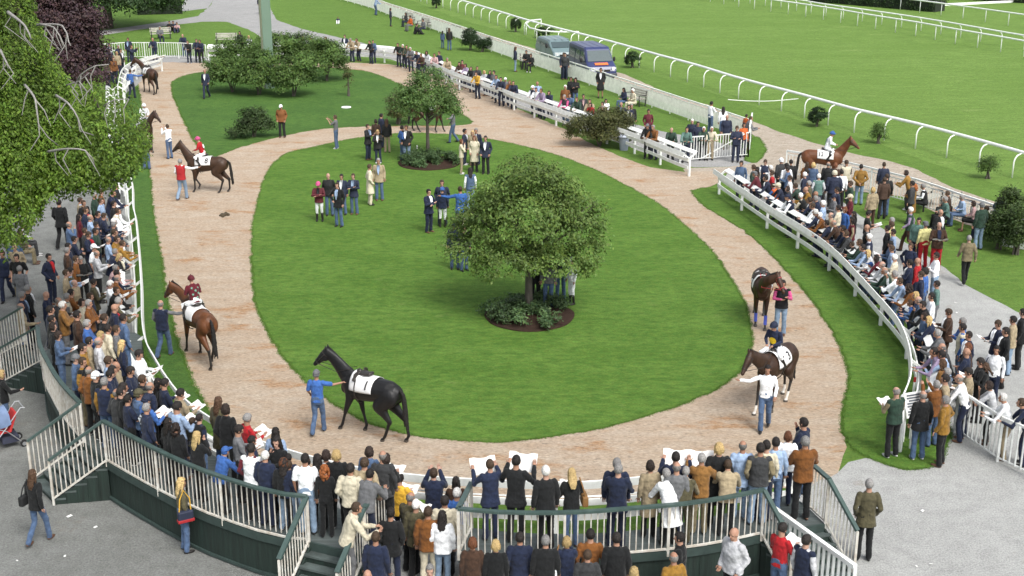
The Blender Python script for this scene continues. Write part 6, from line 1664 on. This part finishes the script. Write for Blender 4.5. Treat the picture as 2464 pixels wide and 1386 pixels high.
for k, (px, lb, rx, rz, m_) in enumerate((((1050,20), 'small clipped bush by the running rail farthest up', .42, .62, M_TOP), ((1241,77), 'clipped dark bush in front of the running rail above the cream fence', .42, .58, M_TOP), ((1313,92), 'wide clipped bush inside the hooked rail', .75, .5, M_TOP), ((1522,163), 'clipped dark bush right of the blue van', .52, .55, M_TOP), ((1967,304), 'clipped round bush by the running rail above the chestnut horse', .48, .5, M_TOP), ((2114,345), 'loose leafy bush under the running rail', .40, .50, M_BUSH), ((2376,430), 'loose leafy bush under the running rail near the right edge', .42, .52, M_BUSH))):
    shrub(px, lb, [(0,0,rz*1.05,rx,rx,rz)], 170 if m_ is M_TOP else 70, 34, .055 if m_ is M_TOP else .11, .075, m_, 40+k, name='clipped_bush' if m_ is M_TOP else 'bush', group='bushes along the running rail', cat='bush', fill=.8 if m_ is M_TOP else .4)
shrub((1131,121), 'upright dark conifer shrub by the track fence', [(0,0,.85,.62,.6,.85)], 200, 36, .09, .09, M_TOP, 51, name='conifer_shrub', fill=.7); shrub((1160,125), 'looser dark conifer shrub right of its neighbour at the track fence', [(0,0,.5,.4,.4,.5),(.4,0,.55,.3,.3,.6)], 150, 30, .1, .09, M_TOP, 52, name='conifer_shrub', fill=.6)
for k, (px, lb, hz) in enumerate((((2400,600), 'left evergreen shrub at the right edge with its neighbours', .85), ((2420,590), 'tallest evergreen shrub at the right edge', 1.25), ((2442,612), 'right evergreen shrub next to the white cabinet', .95))):
    shrub(px, lb, [(0,0,hz*.9,.45,.45,hz*.95)], 200, 36, .10, .09, M_CON, 60+k, name='conifer_shrub', group='evergreen shrubs at the right edge', fill=.5)
# hedges and dark trees behind
def hedge(a, b, w_, h, label, m, seed, dens=16, leaf=.16):
    a, b = G(*a), G(*b); L = (b-a).length; root = empty('hedge', a, math.atan2((b-a).y, (b-a).x), label, 'hedge'); rs = np.random.RandomState(seed); n = int(L*dens*(w_+2*h)); P = np.empty((n,3)); k = rs.rand(n); P[:,0] = rs.rand(n)*L
    top = k < w_/(w_+2*h); P[:,1] = np.where(top, rs.uniform(-w_/2, w_/2, n), np.where(rs.rand(n) < .5, -w_/2, w_/2)); P[:,2] = np.where(top, h, rs.rand(n)*h); P += rs.normal(size=(n,3))*.07
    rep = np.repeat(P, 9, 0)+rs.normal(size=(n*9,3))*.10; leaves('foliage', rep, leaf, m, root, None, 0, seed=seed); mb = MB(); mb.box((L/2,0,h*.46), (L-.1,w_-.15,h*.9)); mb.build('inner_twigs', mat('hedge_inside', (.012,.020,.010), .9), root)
hedge((330,33), (440,30), 2.6, 1.9, 'clipped green hedge at the top left beside the pavement', M_DARK, 71)
hedge((1960,2), (2262,28), 2.0, 1.1, 'dark low hedge behind the farthest running rail', M_DARK, 72); hedge((2180,-14), (2560,8), 5, 2.2, 'long dark hedge along the top right edge', M_DARK, 73, dens=9, leaf=.22)
tree((262,68), 'spreading dark cedar at the top left', [(0,0,2.8,5.5,4,1.3),(-3.5,0,4.5,4.5,3,1.4),(1.5,0,5.5,4.5,3.5,1.5),(4.0,-.5,2.6,2.6,2,.8),(-1,0,8,5,4,2)], 6, .35, 900, 60, .45, .26, M_DARK, 81, name='cedar_tree', nb=12, gap=-.05)
tree((60,120), 'dark tree behind the copper beech at the top left corner', [(0,0,6,5,4,4)], 5, .3, 500, 60, .5, .28, M_DARK, 82, nb=6)
tree((165,262), 'dark purple copper beech at the left', [(-.3,0,4.2,2.4,2.2,3.4),(.9,0,2.6,1.7,1.8,2.2),(-1.4,0,6.5,2.4,2,2.6),(.2,.2,7.8,2,1.6,2),(1.1,-.1,5.0,1.3,1.2,1.6)], 3.5, .25, 1500, 52, .30, .17, M_COP, 83, name='copper_beech', nb=9, gap=-.05)
# the big weeping beech on the left: bare arching limbs with curtains of hanging shoots
def weeping(px, label):
    o = G(*px); root = empty('weeping_beech', o, 0, label, 'tree'); rs = np.random.RandomState(5)
    # lobes are given by picture position and distance: (u, v, distance along y from the camera, radius x, radius z)
    LB = [(-110,120,33,2.7,3.4),(60,385,33,3.4,2.7),(20,450,31,2.6,2.4),(170,345,32,2.4,2.0),(222,300,32.5,1.4,1.5),(62,240,33,1.2,1.7),(-5,60,33,1.0,2.0),(255,350,32.5,.9,1.2),(-60,300,32,3.2,4.2),(200,400,31.5,1.5,1.0),(120,415,31.5,2,1.1)]
    lobes = []
    for u, v, y, rx, rz in LB: d = ray(u, v); t = y/d.y; p = Vector((0,0,CAMH))+d*t-o; lobes.append((p.x, p.y, p.z, rx*.86, rx*.75, rz*.80))
    trk = Vector((-1.5,1.0,0)); mb = MB(); mb.tube([trk, trk+Vector((.1,0,3)), trk+Vector((.2,.2,6)), trk+Vector((.1,.2,9))], [.5,.42,.32,.15], 14); mb.build('trunk', BARK, root, smooth=True)
    P = []; T_ = []; O_ = []
    BU = [-300,0,60,95,125,180,250,300,345,375]; BV = [600,600,572,505,462,450,447,432,385,330]; TU = [-300,78,90,120,140,172,190,245,280,330,350,375]; TV = [-900,-900,60,110,152,200,212,178,190,212,255,320]
    def trim(q, rs):     # the outline of the crown, as a solid of its own depth
        w_ = q+np.array(o); cp, sp = math.cos(PITCH), math.sin(PITCH); dz = w_[:,2]-CAMH; dep = w_[:,1]*cp-dz*sp; u = 1232+FPX*w_[:,0]/dep; v = 693-FPX*(w_[:,1]*sp+dz*cp)/dep
        jt = rs.normal()*14; return q[(v < np.interp(u, BU, BV)+jt) & (v > np.interp(u, TU, TV)+jt*.6) & (u < 365+jt*.5)]
    vol = np.array([l[3]*l[5] for l in lobes]); pick = rs.choice(len(lobes), 3900, p=vol/vol.sum())
    for i in pick:
        cx, cy, cz, rx, ry, rz = lobes[i]; u = rs.normal(size=3); u /= np.linalg.norm(u); u[2] = abs(u[2])*rs.choice([1,1,-.6]); u[1] = -abs(u[1]) if rs.rand() < .75 else u[1]
        s = np.array([cx+u[0]*rx, cy+u[1]*ry, cz+u[2]*rz])*1.0; L = rs.uniform(.5,1.5); ph = rs.uniform(0, 6); nl = int(L*46); gl = noise.noise(Vector(s)*.9)
        if gl < -.42: continue
        tt = np.linspace(0, 1, nl); q = np.empty((nl,3)); out = np.array([u[0], u[1], 0])*.35
        q[:,0] = s[0]+out[0]*np.sin(tt*1.5)+.05*np.sin(tt*7+ph); q[:,1] = s[1]+out[1]*np.sin(tt*1.5)+.05*np.cos(tt*6+ph); q[:,2] = s[2]+.10*np.sin(tt*3)-L*tt**1.25
        q += rs.normal(size=(nl,3))*np.array([.060,.060,.03]); q = q[q[:,2] > 1.0]; q = trim(q, rs); nl = len(q); P.append(q); tn = np.clip(1+.6*gl+.25*rs.normal(), .55, 1.5); T_ += list(tn*(1.08-.18*np.linspace(0,1,nl)) if nl else []); oo = np.array([u[0], u[1]-.4, .5]); oo /= np.linalg.norm(oo); O_.append(np.repeat(oo[None], nl, 0))
    leaves('crown', np.concatenate(P), .082, M_BEECH, root, np.array(T_), 1.8, aspect=.55, out=np.concatenate(O_)*.8, seed=9)
    core = MB()
    def W(u, v, y): d = ray(u, v); return Vector((0,0,CAMH))+d*(y/d.y)-o
    for pts, r0 in (([(90,60,31.5),(150,62,30.6),(165,100,30.2),(170,110,30.1)], .05), ([(95,58,31),(130,66,30.4),(143,85,30.2),(152,112,30.2)], .04), ([(20,30,31),(60,62,29.6),(75,95,29.4)], .07), ([(135,230,30.5),(165,250,29.2),(188,285,29.0),(192,315,29.0),(225,325,29.2)], .055), ([(185,200,31),(195,180,30.5),(230,158,30.2),(262,155,30.2)], .045),
      ([(115,365,30),(165,358,29),(205,362,28.8),(222,380,28.8),(228,398,28.9)], .05), ([(60,205,30),(85,240,28.8),(93,300,28.6),(115,330,28.7),(140,350,28.9)], .05), ([(160,205,30.5),(190,195,30),(215,175,29.8)], .03), ([(0,120,30),(15,150,28.8),(20,165,28.8)], .05), ([(250,255,30.5),(275,240,30.3),(310,238,30.4)], .03)):
        q = [W(*p) for p in pts]; r0 *= .7; mb = MB(); sp = spline(q, .25); mb.tube(sp, [r0*(1-.75*k/len(sp)) for k in range(len(sp))], 7); mb.build('bare_branch', TWIG, root, smooth=True)
        for k in range(3): a = sp[len(sp)*(k+1)//4]; mb = MB(); mb.tube([a, a+Vector((rnd.uniform(-.2,.2),0,-.25)), a+Vector((rnd.uniform(-.3,.3),0,-.6))], [.018,.014,.006], 5); mb.build('hanging_twig', TWIG, root)
    for k in range(14):
        L = lobes[k % len(lobes)]; a = trk+Vector((.1,.1,rs.uniform(5,8.5))); e = Vector(L[:3])+Vector((0,0,L[5]*.7)); mid = a.lerp(e,.5)+Vector((0,0,.9)); sp = spline([a, mid, e, e+Vector((.3,-.1,-.9))], .4); mb = MB(); mb.tube(sp, [.16*(1-.8*q/len(sp)) for q in range(len(sp))], 7); mb.build('limb', BARK, root, smooth=True)
    return root
weeping((40,610), 'huge weeping beech with bright green hanging foliage on the left')
P = []; rs = np.random.RandomState(3)
for nm in ('oval_lawn', 'verge_lawn', 'left_verge', 'upper_lawn', 'gate_lawn'):
    O = OUTL[nm]
    for a, b in zip(O, O[1:]+O[:1]):
        dens = 150 if a.y < 45 else 70
        for k in range(rs.poisson((b-a).length*dens)): t = rs.rand(); q = a.lerp(b, t); P.append((q.x+rs.normal()*.03, q.y+rs.normal()*.03, .017))
P = np.array(P); N0 = len(P); k = 3; Q = np.repeat(P, k, 0)+rs.normal(size=(N0*k,3))*np.array([.02,.02,0]); N = len(Q); s_ = .030*rs.uniform(.5,1.4,N); a_ = rs.uniform(0, 2*PI, N)
d = np.stack([np.cos(a_), np.sin(a_), np.zeros(N)], 1); e = rs.normal(size=(N,3))*.5; e[:,2] = 1; v = np.empty((N,3,3)); v[:,0] = Q-d*.007; v[:,1] = Q+d*.007; v[:,2] = Q+e*s_[:,None]
me = bpy.data.meshes.new('grass_fringe'); me.vertices.add(N*3); me.vertices.foreach_set('co', v.reshape(-1)); me.loops.add(N*3); me.loops.foreach_set('vertex_index', np.arange(N*3)); me.polygons.add(N); me.polygons.foreach_set('loop_start', np.arange(0, N*3, 3)); me.polygons.foreach_set('loop_total', np.full(N, 3)); me.update()
c = np.ones((N,3,4)); t = rs.uniform(.7,1.3,N); c[:,:,:3] = t[:,None,None]; ca = me.color_attributes.new('tint', 'FLOAT_COLOR', 'CORNER'); ca.data.foreach_set('color', c.reshape(-1)); me.materials.append(leafmat('grass_blade', (.105,.20,.035)))
o = bpy.data.objects.new('grass_fringe', me); C.objects.link(o); tag(o, 'ragged fringe of longer grass along the lawn edges', 'grass', kind='stuff')
# the dark clod lying on the sand near the left turn
mb = MB()
for k in range(14): mb.ball((rnd.gauss(0,.10), rnd.gauss(0,.10), .03+rnd.random()*.06), (.07,.07,.05), 7, 5)
o = mb.build('dropping', mat('brown_dirt', (.06,.045,.025), .9)); o.location = G(541,520)+Vector((0,0,.012)); tag(o, 'small brown heap of droppings on the sand at left', 'droppings')
